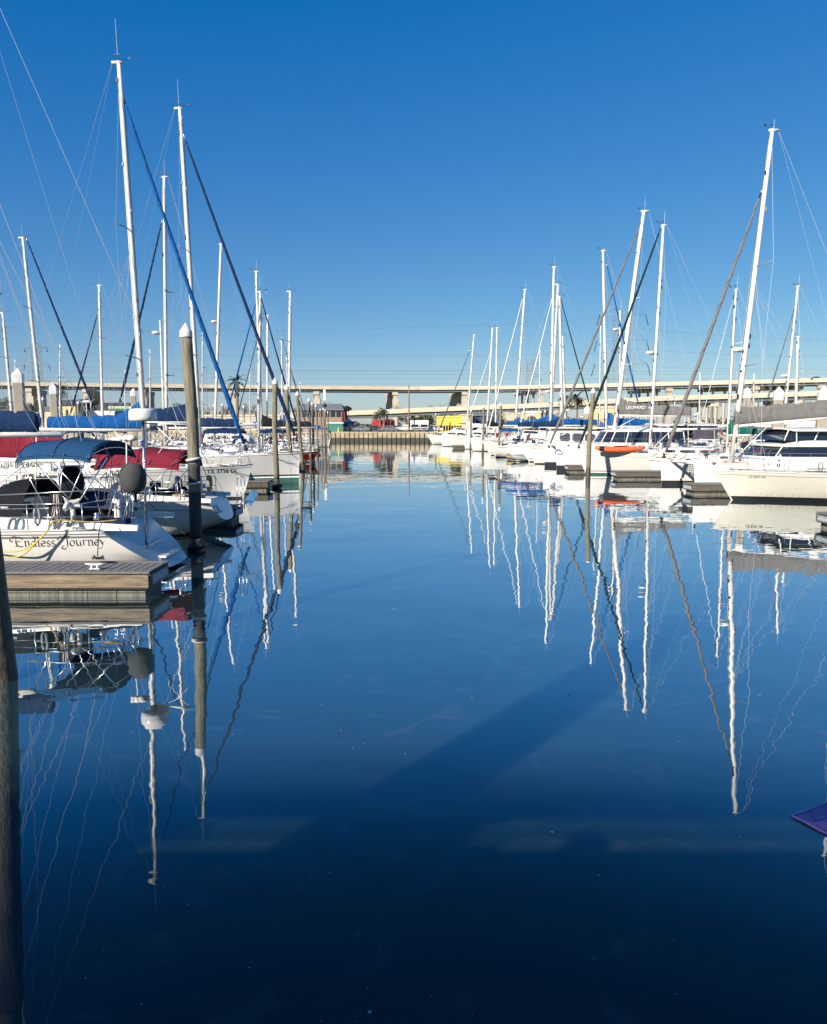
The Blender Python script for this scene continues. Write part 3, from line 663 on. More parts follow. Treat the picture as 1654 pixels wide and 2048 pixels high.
# ------------------------------------------------------------ water
def water():
    m = bpy.data.materials.new('harbour_water'); m.use_nodes = True; n = m.node_tree; n.nodes.clear()
    o = n.nodes.new('ShaderNodeOutputMaterial'); mix = n.nodes.new('ShaderNodeMixShader'); fr = n.nodes.new('ShaderNodeFresnel'); fr.inputs['IOR'].default_value = 1.42
    df = n.nodes.new('ShaderNodeBsdfDiffuse'); gl = n.nodes.new('ShaderNodeBsdfGlossy'); gl.inputs['Roughness'].default_value = .0
    gl.inputs['Color'].default_value = (.92, .96, 1, 1)
    tc = n.nodes.new('ShaderNodeTexCoord'); mp = n.nodes.new('ShaderNodeMapping'); mp.inputs['Scale'].default_value = (.75, 1.0, 1)
    mp.inputs['Rotation'].default_value = (0, 0, R(8))
    n.links.new(tc.outputs['Object'], mp.inputs[0])
    def noise(sc, det, dist=0.):
        z = n.nodes.new('ShaderNodeTexNoise'); z.inputs['Scale'].default_value = sc; z.inputs['Detail'].default_value = det; z.inputs['Distortion'].default_value = dist
        n.links.new(mp.outputs[0], z.inputs['Vector']); return z
    b1 = n.nodes.new('ShaderNodeBump'); b1.inputs['Strength'].default_value = 1; b1.inputs['Distance'].default_value = WAVE[0]
    b2 = n.nodes.new('ShaderNodeBump'); b2.inputs['Strength'].default_value = 1; b2.inputs['Distance'].default_value = WAVE[1]
    n.links.new(noise(1.3, 2).outputs['Fac'], b1.inputs['Height']); n.links.new(noise(.33, 1).outputs['Fac'], b2.inputs['Height'])
    n.links.new(b2.outputs[0], b1.inputs['Normal'])
    for s_ in (fr, gl): n.links.new(b1.outputs[0], s_.inputs['Normal'])
    # silty water and thin surface scum
    rp = n.nodes.new('ShaderNodeValToRGB'); rp.color_ramp.elements[0].color = (.016, .040, .046, 1); rp.color_ramp.elements[1].color = (.028, .056, .060, 1)
    n.links.new(noise(.12, 3, 1.).outputs['Fac'], rp.inputs[0])
    sc = n.nodes.new('ShaderNodeValToRGB'); sc.color_ramp.elements[0].position = .58; sc.color_ramp.elements[1].position = .80
    n.links.new(noise(1.1, 8, 2.5).outputs['Fac'], sc.inputs[0])
    mc = n.nodes.new('ShaderNodeMixRGB'); mc.inputs[2].default_value = (.075, .09, .095, 1)
    n.links.new(sc.outputs[0], mc.inputs[0]); n.links.new(rp.outputs[0], mc.inputs[1])
    n.links.new(mc.outputs[0], df.inputs[0])
    lw = n.nodes.new('ShaderNodeLayerWeight'); lw.inputs['Blend'].default_value = .5; n.links.new(b1.outputs[0], lw.inputs['Normal'])
    rf = n.nodes.new('ShaderNodeValToRGB'); e = rf.color_ramp.elements; e[0].position = 0; e[0].color = (.004,) * 3 + (1,); e[1].position = 1; e[1].color = (1, 1, 1, 1)
    for p_, v_ in ((.36, .008), (.44, .05), (.5, .13), (.6, .37), (.68, .54), (.758, .65), (.87, .79), (.948, .93)): q = e.new(p_); q.color = (v_, v_, v_, 1)
    n.links.new(lw.outputs['Facing'], rf.inputs[0]); n.links.new(rf.outputs[0], mix.inputs[0]); n.links.new(df.outputs[0], mix.inputs[1]); n.links.new(gl.outputs[0], mix.inputs[2]); n.links.new(mix.outputs[0], o.inputs[0])
    mb = MB(); mb.add([(-700, -80, 0), (700, -80, 0), (700, 174.9, 0), (-700, 174.9, 0)], [(0, 1, 2, 3)], m)
    tag(mb.build('water'), kind='structure')
WAVE = (.004, .016)
water()
# ------------------------------------------------------------ piles and finger docks
def round_pile(px, wy, ty, r, label, lean=0., bx=None, cap=True, wet=.55, wraps=(), rings=(), seed=1, tx=None, group='round timber mooring piles', Y=None, hb=None):
    """timber pile: waterline at px, wy, tip of its cap at ty"""
    if Y is None: Y = W(px, wy).y
    r *= .82
    X = P(px, pix(0, Y, 0)[1], Y).x
    top = P(tx if tx is not None else px, ty, Y); hc = r * 2.3; Ht = top.z - (hc if cap else 0)
    rr = random.Random(seed); t = thing('timber_pile', label, 'pile', (X, Y, 0), 0, group)
    dx = (top.x - X) if tx is not None else 0
    def c(z): k = z / Ht; return Vector((dx * k + .035 * math.sin(k * 5 + seed), .03 * math.sin(k * 4 + seed * 2), z))
    def ring(z, rad, n=18): cc = c(z); return [cc + Vector((math.cos(6.2832 * k / n), math.sin(6.2832 * k / n), 0)) * rad * (1 + rr.uniform(-.02, .02)) for k in range(n)]
    zs = slices(wet, Ht, 16); mb = MB(); mb.rings([ring(z, r * lerp(1.04, .93, z / Ht)) for z in zs], 'pile'); mb.build('shaft', t)
    mb = MB(); mb.rings([ring(z, r * 1.05) for z in (-1.5, 0, .2, wet * .8, wet + .002)], 'pilewet'); mb.build('tide_zone', t)
    if cap:
        mb = MB(); cc = c(Ht); mb.lathe(cc, [(r * 1.04, -.03), (r * 1.06, .0), (r * 1.06, r * .75), (r * .98, r * .95), (.012, hc)], 'cap', 16); mb.build('pile_cap', t)
    for a, b in wraps:
        mb = MB(); mb.rings([ring(z, r * 1.05) for z in slices(a, b, 5)], 'wrap'); mb.build('dark_coating', t)
    for z, rad, m_ in rings:
        mb = MB(); cc = c(z); mb.path([cc + Vector((math.cos(a) * (r + rad * .6), math.sin(a) * (r + rad * .6), .03 * math.cos(a))) for a in slices(0, 6.2832, 16)], rad, m_, 6); mb.build('mooring_hoop', t)
    return t
def square_pile(px, wy, ty, wpx, label, by=None, Y=45, shade=0, group='square concrete piles with white pyramid caps'):
    top = P(px, ty, Y); wd = wpx / F * Y * .9; hc = wd * .55
    t = thing('concrete_pile', label, 'pile', (top.x, Y, 0), R(shade), group); Ht = top.z - hc - wd * .9; mb = MB()
    a = wd / 2; c_ = a * .82
    def oc(z, k=1.): return [Vector((x * k, y * k, z)) for x, y in ((a, c_), (c_, a), (-c_, a), (-a, c_), (-a, -c_), (-c_, -a), (c_, -a), (a, -c_))]
    mb.rings([oc(-1), oc(Ht)], 'conc', smooth=False); mb.build('shaft', t)
    mb = MB(); mb.rings([oc(Ht, 1.03), oc(Ht + wd * .9, 1.03), oc(Ht + wd * .9 + hc * 1.25, .02)], 'cap', smooth=False); mb.build('pile_cap', t)
def finger_dock(x0, x1, Y, wd, label, endside=1, top=.55, cleats=(), plate=True, boardm=None, floats=True):
    """floating timber dock between world x0 and x1, centre line at Y; endside +1: free end at x1"""
    t = thing('finger_dock', label, 'dock', ((x0 + x1) / 2, Y, 0), 0, 'floating finger docks'); L = x1 - x0; h = wd / 2
    boardm = boardm or ('board' if Y < 20 else 'board_grey')
    mb = MB(); n = int(L / .18); rr = random.Random(int(x0 * 7))
    for i in range(n):
        x = -L / 2 + (i + .5) * L / n; mb.box((x, 0, top - .02 + rr.uniform(-.003, .003)), (L / n - .028, wd - .1, .035), 'plank')
    mb.build('decking', t)
    mb = MB()
    for sg in (-1, 1):
        mb.box((0, sg * (h - .025), top - .005), (L + .04, .09, .05), 'plank')
        n_ = max(1, int(L / 3.2))
        for i in range(n_): mb.box((-L / 2 + (i + .5) * L / n_, sg * (h + .0), top - .19), (L / n_ - .008, .05, .27), boardm)
        mb.box((0, sg * (h - .04), top - .34), (L - .1, .05, .05), 'pilewet')
    for sg in (-1, 1):
        mb.box((sg * (L / 2 + .0), 0, top - .19), (.05, wd - .06, .27), boardm); mb.box((sg * (L / 2 - .03), 0, top - .004), (.09, wd - .2, .05), 'plank')
    mb.build('fascia', t)
    if plate:
        mb = MB(); mb.box((endside * (L / 2 + .035), 0, top - .18), (.015, wd * .8, .2), mat('grey_sign_plate', (.38, .40, .42), .5, .3, 5))
        rr2 = random.Random(3)
        for k in range(10): mb.box((endside * (L / 2 + .045), -wd * .33 + k * wd * .073, top - .18 + rr2.uniform(-.03, .03)), (.004, .03, .09), 'cap')
        mb.build('end_plate', t)
    if floats:
        mb = MB(); n = max(2, int(L / .62))
        for i in range(n):
            x = -L / 2 + .12 + (i + .5) * (L - .24) / n; mb.box((x, 0, (top - .36 - .25) / 2), ((L - .24) / n - .015, wd - .22, top - .36 + .25), 'floatm')
            mb.box((x, 0, .09), ((L - .24) / n - .01, wd - .2, .02), 'pilewet')
        mb.build('float', t)
    for (cx, cy) in cleats:
        c = MB(); z = top + .02
        c.path([(cx - .2, cy, z + .11), (cx - .12, cy, z + .095), (cx, cy, z + .09), (cx + .12, cy, z + .095), (cx + .2, cy, z + .11)], [.014, .022, .026, .022, .014], 'cap', 8)
        for k in (-.07, .07): c.path([(cx + k, cy, z - .01), (cx + k * .8, cy, z + .09)], [.028, .02], 'cap', 8)
        c.box((cx, cy, z), (.22, .06, .02), 'cap'); c.build('cleat', t)
    return t
G = 'round timber mooring piles'
def pix(X, Y, Z):
    z = Z - CH; a, b = Y * CP - z * SP, Y * SP + z * CP     # depth, up in camera space
    return (827 + X / a * F, 1024 - b / a * F)
def tipY(py, z=6.4):
    v = (1024 - py) / F; return (z - CH) / ((-SP + v * CP) / (CP + v * SP))
# ------------------------------------------------------------ docks
finger_dock(-14.5, P(297, 1148, 15.0).x, 15.6, 1.2, 'weathered plank finger dock in the left foreground, with a white cleat', 1, cleats=((3.2, -.3),))
finger_dock(-24, P(478, 1060, 27.6).x, 27.6, 1.4, 'finger dock behind the transom marked CAL', 1)
finger_dock(-26, P(541, 975, 41).x, 41, 1.4, 'dark dock end between two white bows, left of the channel', 1, boardm='pilewet')
finger_dock(P(1632, 1040, 25.8).x, 32, 25.1, 1.4, 'dock end cut by the right edge of the photo', -1)
finger_dock(P(1366, 975, 39.5).x, 34, 38.8, 1.4, 'brown dock end by the bow of the large cream hull', -1)
finger_dock(P(1222, 945, 50.5).x, 34, 49.8, 1.4, 'weathered dock end right of the pile, left of the trampoline', -1)
finger_dock(P(1130, 928, 58.1).x, 34, 57.4, 1.4, 'small dock end left of the tall timber pile on the right side', -1)
finger_dock(P(1013, 908, 80.4).x, 34, 79.6, 1.6, 'dock end with yellowish boards beside the grey dinghy', -1, boardm=mat('yellow_boards', (.5, .36, .12), .8, .3, 2))
finger_dock(P(905, 893, 118).x, 40, 118, 1.6, 'far dock end on the right, near the motor yacht', -1, plate=False)
finger_dock(-40, P(612, 930, 66).x, 66, 1.5, 'far dock end on the left behind the burgundy boat', 1, plate=False, boardm='pilewet')
finger_dock(-45, P(640, 905, 100).x, 100, 1.5, 'farthest dock end on the left bank', 1, plate=False, boardm='pilewet')
# ------------------------------------------------------------ piles
round_pile(4, 1432, 300, .24, 'dark wet pile cut by the left edge of the photo in the foreground', seed=3, wet=5.0, cap=True, Y=10.05, tx=-122)
round_pile(396, 1098, 645, .205, 'tallest pile, part coated black with white and black hoops, left foreground', seed=5, tx=372, wet=.35, wraps=((.36, 1.72), (1.98, 2.52)), rings=((2.66, .04, 'rope'), (2.6, .025, 'droprope'), (1.96, .035, 'rope'), (.12, .09, 'dark')), Y=21.0)
round_pile(553, 973, 755, .19, 'clean tan pile in front of the plumb white bow', seed=8, tx=549, rings=((.12, .12, 'dark'),), Y=tipY(755))
LP = [(583, 573, 768, .19, 'grey brown pile rising behind the plumb white bow'), (606, 594, 782, .18, 'pale straight pile left of the dark one'),
      (622, 617, 796, .17, 'very dark pile above the burgundy boat'), (628, 624, 804, .17, 'grey pile just right of the dark pile'),
      (636, 632, 808, .17, 'pile in front of the cream bridge pier'), (645, 641, 817, .15, 'thin dark pile left of the far cluster'),
      (650, 647, 815, .15, 'thin pale pile in the far left cluster'), (653, 650, 818, .15, 'second thin pale pile of the far left cluster'), (658, 655, 822, .15, 'last pile on the left before the seawall')]
for i, (bx, tx, ty, r, lb) in enumerate(LP):
    Y = tipY(ty); round_pile(bx, 0, ty, r, lb, seed=20 + i, tx=tx, Y=Y) if 0 else round_pile(bx - (bx - tx) * .0, 900, ty, r, lb, seed=20 + i, tx=tx, Y=Y)
for i, (bx, tx, ty, Y, r, lb) in enumerate([(1175, 1186, 775, 51.3, .2, 'tall greenish pile in front of the white hull with the orange kayak'), (998, 1001, 805, None, .19, 'pile beside the yellowish dock end'),
      (966, 967, 810, None, .18, 'pile in front of the blue and black covered boats'), (941, 942, 817, None, .17, 'thin pile by the flybridge motor yacht'), (871, 872, 826, None, .19, 'pale pile at the end of the seawall on the right')]):
    round_pile(bx, 900, ty, r, lb, seed=40 + i, tx=tx, Y=Y or tipY(ty))
BG = [(85, 793, 'thin round pile between the two large square piles on the left'), (156, 801, 'round pile in front of the small yellow house'), (148, 822, 'short far pile left of the yellow house end'), (133, 815, 'far pile on the left before the yellow house'),
      (428, 808, 'far pile left of the leaning mast'), (444, 806, 'far pile right of the leaning mast'), (487, 810, 'far pile below the palm on the left'),
      (1153, 826, 'far pile under the right palms'), (1091, 820, 'far pile behind the blue sail covers'), (1102, 822, 'far pile right beside its twin behind the blue covers'), (1424, 806, 'greenish far pile among the bridge columns'), (1039, 825, 'far pile behind the pilothouse boat')]
for i, (tx, ty, lb) in enumerate(BG): Y = tipY(ty, 6.8); round_pile(tx, 900, ty, .2, lb, seed=60 + i, tx=tx, Y=Y)
for px, ty, wp, lb in ((35, 738, 21, 'large square pile nearest the left edge'), (106, 768, 15, 'square pile by the far left palm'), (266, 778, 11, 'square pile behind the bright blue cover'),
                       (1175, 811, 12, 'square pile under the bridge beside the tall round pile'), (1495, 776, 15, 'square pile right of the tallest right mast'), (1558, 775, 19, 'wide square pile over the grey boom cover'), (1648, 774, 21, 'square pile cut by the right edge')):
    square_pile(px, 0, ty, wp, lb, Y=tipY(ty, 6.6), shade=18 if px < 800 else -18)
# ------------------------------------------------------------ boats, left side of the channel (bow or stern to the right)
EJ, EH, elp, EX = sailboat('white sloop named Endless Journey, with navy bimini and radar pole, in the left foreground', 18.6, -1, ('stern', 366, 1115), 12.5, B=4.0, fb=1.17, rake=.6, tr=1.5, stern=.8, lift=.08, spring=.3,
    mast=(*pix(-13.7, 18.6, 19.0), *pix(-13.4, 18.6, 2)), mr=.1, boom=(4.45, 3.4, 'navy', .75, .52, 'gel', .0), stripes=((-.2, -.15, 'grey_hull'), (-.12, -.09, 'grey_hull')),
    bimini=('navy2', 1.78, 3.02, .132, .16, .3), dodger='black', det=2, seed=11, cover_len=3.85)
CA, CHu, clp, CX = sailboat('white sloop with burgundy canvas and blue CAL letters on its transom', 24.4, -1, ('stern', 478, 1037), 11.5, B=3.7, fb=1.22, rake=.8, tr=.75, stern=.62, lift=.5, spring=.3,
    mast=(*pix(-14.4, 24.4, 19.7), *pix(-14.2, 24.4, 2)), boom=(4.6, 2.5, 'red', .95, .55, 'alu', -.05), bimini=('red', 2.7, 2.62, .135, .3, .28), det=2, seed=12, stripes=((-.3, -.285, 'stripe'),), cover_len=4.5)
sailboat('white sloop with bright blue sail cover, registration TX 3738 DL on the bow', 36.3, 1, ('bow', 505, 928), 13.6, B=4.2, fb=1.42, rake=.55, tr=.5, spring=.3,
    mast=(237, 122, 285, 815), mr=.135, stay=(252, 212, 488, 888, 'blue', .12), boom=(5.15, 3.42, 'blue', .72, .6, 'alu', .05, .75), spr=(.28, .6), sprw=1.15, antenna=1.9, seed=14, det=2, cabin=(.5, .42),
    text=[('TX 3738 DL', 4.75, 1.32, .27, 'stripe', -1)], stripes=((-.16, -.13, 'grey_hull'),), fenders=3)
sailboat('tall white sloop with plumb bow, green boot stripe and dark navy furled headsail', 45.5, 1, ('bow', 599, 908), 14.5, B=4.4, fb=1.72, rake=.08, tr=.3, spring=.2, boot='bootgreen', bz=.42,
    mast=(359, 214, 396, 820), mr=.13, stay=(375, 292, 590, 872, 'navy', .12), boom=(5.6, 3.85, 'navy', 1.0, .7, 'alu', .0), spr=(.3, .6), sprw=1.1, radar=None, seed=15, stripes=((.42, .52, 'gel'), (.52, .62, 'stripe')), bimini=('navy', 2.6, 3.4), antenna=1.6, fenders=2)
sailboat('white ketch bow-in with navy headsail leaning left and small mizzen radar mast', 52, -1, ('stern', 500, 930), 13, B=4.1, fb=1.3, mast=(328, 352, 333, 820), mr=.125, stay=(321, 455, 242, 795, 'navy', .1), boom=(5.2, 3.5, 'navy', .8, .6, 'alu'), spr=(.3, .6),
    mizzen=(320, 640, 327, 830), seed=16, dodger='navy', bimini=('navy', 2.4, 3.3))
sailboat('white sloop with navy dodger and bare white boom, behind the blue headsail', 59, 1, ('bow', 606, 905), 12.5, B=3.9, fb=1.35, mast=(520, 583, 517, 855), mr=.12, stay=(524, 602, 594, 850, 'navy', .08), boom=(7.4, 3.72, None, 0, 0, 'gel', -.1), seed=17, dodger='navy', bimini=('black', 2.6, 3.5), radar=None)
sailboat('white sloop with blue furled headsail leaning left and mast by the left palm', 66, -1, ('stern', 585, 915), 12.5, B=3.9, fb=1.3, mast=(512, 542, 523, 850), mr=.12, stay=(511, 608, 455, 822, 'blue', .09), boom=(4.8, 3.5, 'black', .7, .5, 'alu'), seed=18, bimini=('navy', 2.4, 3.2))
sailboat('white sloop whose mast leans left at the foot and carries a white radar reflector', 74, -1, ('stern', 560, 910), 12.5, B=3.9, fb=1.3, mast=(442, 487, 430, 850), mr=.15, seed=19, boom=(4.8, 3.5, 'white', .6, .4, 'alu'), radar=.62, dodger='white')
sailboat('white sloop with the right-hand mast of the left bank and a royal blue cover', 80, 1, ('bow', 630, 898), 12, B=3.8, fb=1.3, mast=(580, 582, 577, 850), mr=.15, stay=(583, 745, 620, 845, 'stripe', .05), boom=(5, 3.5, 'blue', .8, .5, 'alu'), seed=20, dodger='blue', bimini=('blue', 2.4, 3.2))
sailboat('white sloop behind with a short thin mast and a navy headsail leaning left', 92, -1, ('stern', 600, 900), 11.5, B=3.6, fb=1.25, mast=(535, 630, 534, 850), mr=.13, stay=(524, 640, 474, 835, 'navy', .07), boom=(4.4, 3.3, 'blue', .6, .5, 'alu'), seed=21, far=True, det=0, dodger='black')
sailboat('small far white sloop with the lowest mast of the left group', 104, 1, ('bow', 640, 893), 11, B=3.6, fb=1.2, mast=(563, 682, 565, 850), mr=.12, stay=(566, 682, 612, 850, 'stripe', .09), boom=(4.2, 3.2, 'navy', .6, .5, 'alu'), seed=22, far=True, det=0)
sailboat('far white sloop with a navy bimini at the end of the left bank', 128, 1, ('bow', 662, 884), 11.5, B=3.6, fb=1.3, mast=(*pix(-22, 128, 15.5), *pix(-22, 128, 2)), mr=.09, boom=(4.4, 3.2, 'white', .5, .4, 'alu'), seed=23, far=True, det=0, bimini=('navy', 2.3, 3.2), head=False)
sailboat('white sloop at far left, leaning mast with two spreaders and a navy headsail', 58, 1, ('bow', 192, 900), 12, B=3.8, fb=1.3, mast=(45, 474, 82, 825), mr=.13, stay=(58, 490, 187, 812, 'navy', .11), boom=(4.8, 3.5, 'navy', .8, .5, 'alu'), spr=(.34, .68), seed=24, dodger='navy')
sailboat('sloop with a bare mast at the left edge of the photo', 64, 1, ('bow', 110, 900), 11.5, B=3.7, fb=1.3, mast=(5, 625, 23, 830), mr=.13, seed=25, stay=None, boom=(4.5, 3.4, 'tan', .6, .5, 'alu'))
sailboat('sloop with a straight lone mast and navy headsail, behind the bright blue cover', 75, -1, ('stern', 330, 905), 11.5, B=3.7, fb=1.3, mast=(198, 570, 205, 830), mr=.15, stay=(193, 635, 141, 828, 'navy', .1), boom=(4.4, 3.4, 'white', .6, .5, 'alu'), seed=26, far=True, dodger='tan')
sailboat('low burgundy sloop with a white bow pulpit, left of the channel', 73, 1, ('bow', 641, 905), 8.5, B=2.8, fb=.85, rake=1.1, hullm='red_hull', boot='boot', stripes=((.12, .2, 'gel'), (-.2, -.16, 'gel')), seed=27, boom=None, mast=None, det=1, wheel=False, cabin=(.35, .4), bimini=('grey', 2.0, 1.9))
# filler rows further back on the left bank
for i, (px, Y, L, ty, lb, c1, c2) in enumerate([(120, 88, 11, 690, 'far sloop with tan cover behind the left masts', 'tan', None), (300, 96, 11, 700, 'far sloop with green bimini behind the radar dome', 'white', 'green'), (405, 84, 12, 660, 'far sloop hidden behind the coated pile', 'navy', 'white'),
        (500, 112, 11, 735, 'far sloop with white cover near the left palm', 'white', 'navy'), (250, 120, 11, 740, 'distant sloop in the back row of the left basin', 'blue', None), (30, 105, 12, 720, 'distant sloop at the back left corner', 'white', 'navy'), (600, 142, 11, 765, 'most distant sloop on the left by the seawall corner', 'blue', 'blue')]):
    sailboat(lb, Y, 1 if i % 2 else -1, ('bow' if i % 2 else 'stern', px + 60, 890), L, B=3.6, fb=1.3, mast=(px, ty, px, 850), mr=.085, boom=(4.3, 3.3, c1, .6, .5, 'alu'), bimini=(c2, 2.3, 3.2) if c2 else None, far=True, det=0, seed=70 + i, group='distant sloops of the left basin', head=False, fenders=0)
# ------------------------------------------------------------ boats, right side
sailboat('long cream sloop hull with LA registration letters on its bow, at the right edge', 35.6, -1, ('bow', 1428, 938), 15.5, B=4.4, fb=1.32, rake=1.0, tr=.4, spring=.15, hullm='gelh2', boot='boot', bz=.2, stripes=((-.2, -.18, 'stripe'),),
    mast=(*pix(21.6, 35.6, 19), *pix(21.4, 35.6, 2)), mr=.1, seed=31, det=2, text=[('LA 8297 GE', 6.3, 1.13, .14, 'grey_hull', 1)], cabin=(.4, .3), windows=True)
R1 = sailboat('white catamaran with grey boom cover, dark windows and tallest mast on the right', 42.5, -1, ('bow', 1352, 932), 14, B=7.0, fb=1.5, stripes=(), mast=(1545, 258, 1466, 905), mr=.15, stay=(1517, 398, 1331, 905, 'grey', .12),
    boom=(6.8, 3.62, 'grey', 1.0, 1.0, 'alu', .6, .0), spr=(.3, .6), sprw=1.5, radar=.345, seed=32, antenna=.5, twin=(1.6, 4.9, (-2.9, 2.9, 1.92, 2.62, 1.3, 6.2, 3.42, .22)), bz=.25, boot='boot')
sailboat('small sloop with green dodger and a thin mast behind the catamaran bows', 51.5, -1, ('bow', 1296, 930), 11.5, B=3.6, fb=1.1, mast=(1472, 578, 1456, 862), mr=.09, stay=(1466, 600, 1400, 850, 'wire', .025), boom=(4.2, 3.0, 'green', .5, .4, 'alu'), seed=33, dodger='green', bimini=('green', 2.6, 2.9), radar=None)
OK_, OH, olp, OX = sailboat('long white sloop with dark green furled headsail and orange kayak on deck', 54.6, -1, ('bow', 1153, 905), 15, B=4.2, fb=1.55, rake=.75, tr=.3, spring=.2, boot='bootgreen', bz=.16, stripes=((.16, .24, 'gel'), (.24, .3, 'bootgreen'), (-.3, -.28, 'stripe')),
    mast=(1327, 449, 1300, 895), mr=.12, stay=(1318, 466, 1160, 888, 'dgreen', .12), spr=(.32, .64), radar=.44, boom=(5.6, 3.4, None, 0, 0, 'alu'), seed=34, cabin=(.5, .4), bimini=('grey', 3, 3.4))
R3 = sailboat('white catamaran with LEOPARD lettered on its grey sail cover, swirl emblem on bow', 62.9, -1, ('bow', 1099, 890), 14, B=7.2, fb=1.95, stripes=(), mast=(1288, 421, 1233, 830), mr=.19, stay=(1279, 452, 1100, 888, 'grey', .12),
    boom=(6.9, 4.55, 'grey', 1.1, .75, 'alu', -.1, .5), spr=(.3, .6), sprw=1.3, seed=35, radar=None, twin=(1.6, 5.2, (-4.5, 3.2, 2.25, 3.3, -1.5, 5.2, 3.75)), bz=.4)
sailboat('white pilothouse sloop with white mast by the blue covers', 70, -1, ('bow', 1060, 893), 13, B=4.0, fb=1.4, mast=(1206, 500, 1213, 850), mr=.14, stay=(1216, 540, 1276, 805, 'blue', .09), boom=(5.0, 3.6, 'blue', .9, .6, 'alu'), seed=36, dodger='white', antenna=.4)
sailboat('sloop with a blue cover and the higher of two crossing masts on the right', 80, -1, ('bow', 1015, 885), 13, B=4.0, fb=1.4, mast=(1108, 533, 1101, 850), mr=.15, stay=(1106, 590, 1035, 870, 'white', .07), boom=(5.5, 3.7, 'blue', .8, .6, 'alu'), seed=37, bimini=('navy', 2.6, 3.2), dodger='navy', radar=.3)
sailboat('stern-out sloop with blue cover and the lower of two crossing masts on the right', 86, 1, ('stern', 990, 885), 12.5, B=3.9, fb=1.35, mast=(1116, 568, 1101, 850), mr=.15, boom=(5.6, 3.7, 'blue', .9, .5, 'alu'), seed=38, stay=None, bimini=('blue', 2.4, 3.2))
sailboat('sloop with a straight mast and black headsail leaning right, behind the crossing masts', 76, 1, ('stern', 1050, 893), 12.5, B=3.9, fb=1.35, mast=(1119, 592, 1124, 850), mr=.14, stay=(1123, 603, 1178, 805, 'dgreen', .08), boom=(5, 3.5, 'navy', .7, .5, 'alu'), seed=39)
sailboat('sloop with a short mast carrying a radar at mid height on the right', 98, 1, ('stern', 1010, 885), 12, B=3.8, fb=1.3, mast=(1125, 672, 1131, 850), mr=.13, boom=None, seed=40, radar=.3, far=True, det=0)
sailboat('white sloop with a white furled headsail leaning left, mast alone between the groups', 96, -1, ('bow', 972, 880), 13, B=4.0, fb=1.4, mast=(1050, 578, 1030, 860), mr=.15, stay=(1045, 598, 974, 868, 'white', .08), boom=(5.2, 3.6, 'blue', .9, .6, 'alu'), seed=41, bimini=('navy', 2.4, 3.2), far=True)
sailboat('white sloop with the left of two close masts, pale bow beside the thin pile', 106, -1, ('bow', 940, 880), 12.5, B=3.9, fb=1.6, mast=(985, 656, 974, 860), mr=.14, stay=(981, 705, 940, 830, 'white', .07), boom=(4.8, 3.5, 'black', .7, .5, 'alu'), seed=42, far=True, det=0, bimini=('black', 2.5, 3.2))
sailboat('white sloop with the right of two close masts and a small radar', 116, -1, ('bow', 925, 878), 12.5, B=3.9, fb=1.5, mast=(994, 655, 991, 860), mr=.14, boom=(4.8, 3.5, 'blue', .7, .5, 'alu'), seed=43, far=True, det=0, radar=.3, bimini=('navy', 2.4, 3.1))
sailboat('far white sloop with a navy headsail leaning left over the motor yacht', 132, -1, ('bow', 880, 872), 13, B=3.9, fb=1.5, mast=(948, 669, 933, 860), mr=.15, stay=(938, 705, 879, 858, 'stripe', .11), boom=(4.8, 3.5, 'white', .7, .5, 'alu'), seed=44, far=True, det=0, radar=.3)
sailboat('sloop with a thin mast ending in a small radar behind the LEOPARD catamaran', 74, -1, ('bow', 1150, 890), 12.5, B=3.9, fb=1.35, mast=(1240, 622, 1240, 850), mr=.11, seed=45, radar=.86, boom=(4.8, 3.5, 'white', .6, .4, 'alu'))
sailboat('sloop with a leaning mast and navy headsail behind the grey boom cover', 66, -1, ('bow', 1470, 890), 12.5, B=3.9, fb=1.35, mast=(1596, 572, 1567, 850), mr=.12, stay=(1586, 628, 1530, 815, 'stripe', .07), seed=46, boom=(4.8, 3.6, 'white', .6, .4, 'alu'), radar=.45)
sailboat('sloop with a straight short mast at the far right', 78, -1, ('bow', 1500, 890), 12, B=3.8, fb=1.35, mast=(1596, 673, 1591, 850), mr=.14, seed=47, boom=(4.8, 3.6, 'navy', .6, .4, 'alu'))
for i, (px, Y, ty, lb, c1) in enumerate([(1201, 104, 652, 'distant sloop behind the tall timber pile on the right', 'blue'), (1080, 120, 700, 'distant sloop in the back row of the right basin', 'white'), (1400, 100, 745, 'distant sloop among the bridge columns', 'white'),
        (1350, 88, 790, 'distant small sloop behind the grey LEOPARD cover', 'tan'), (1508, 95, 748, 'distant sloop with a short mast right of the tall one', 'white')]):
    sailboat(lb, Y, -1, ('bow', px - 70, 885), 11, B=3.6, fb=1.3, mast=(px, ty, px - 2, 850), mr=.085, boom=(4.3, 3.3, c1, .6, .5, 'alu'), far=True, det=0, seed=90 + i, group='distant sloops of the right basin', head=False, bimini=('navy', 2.3, 3.1) if i % 2 else None)
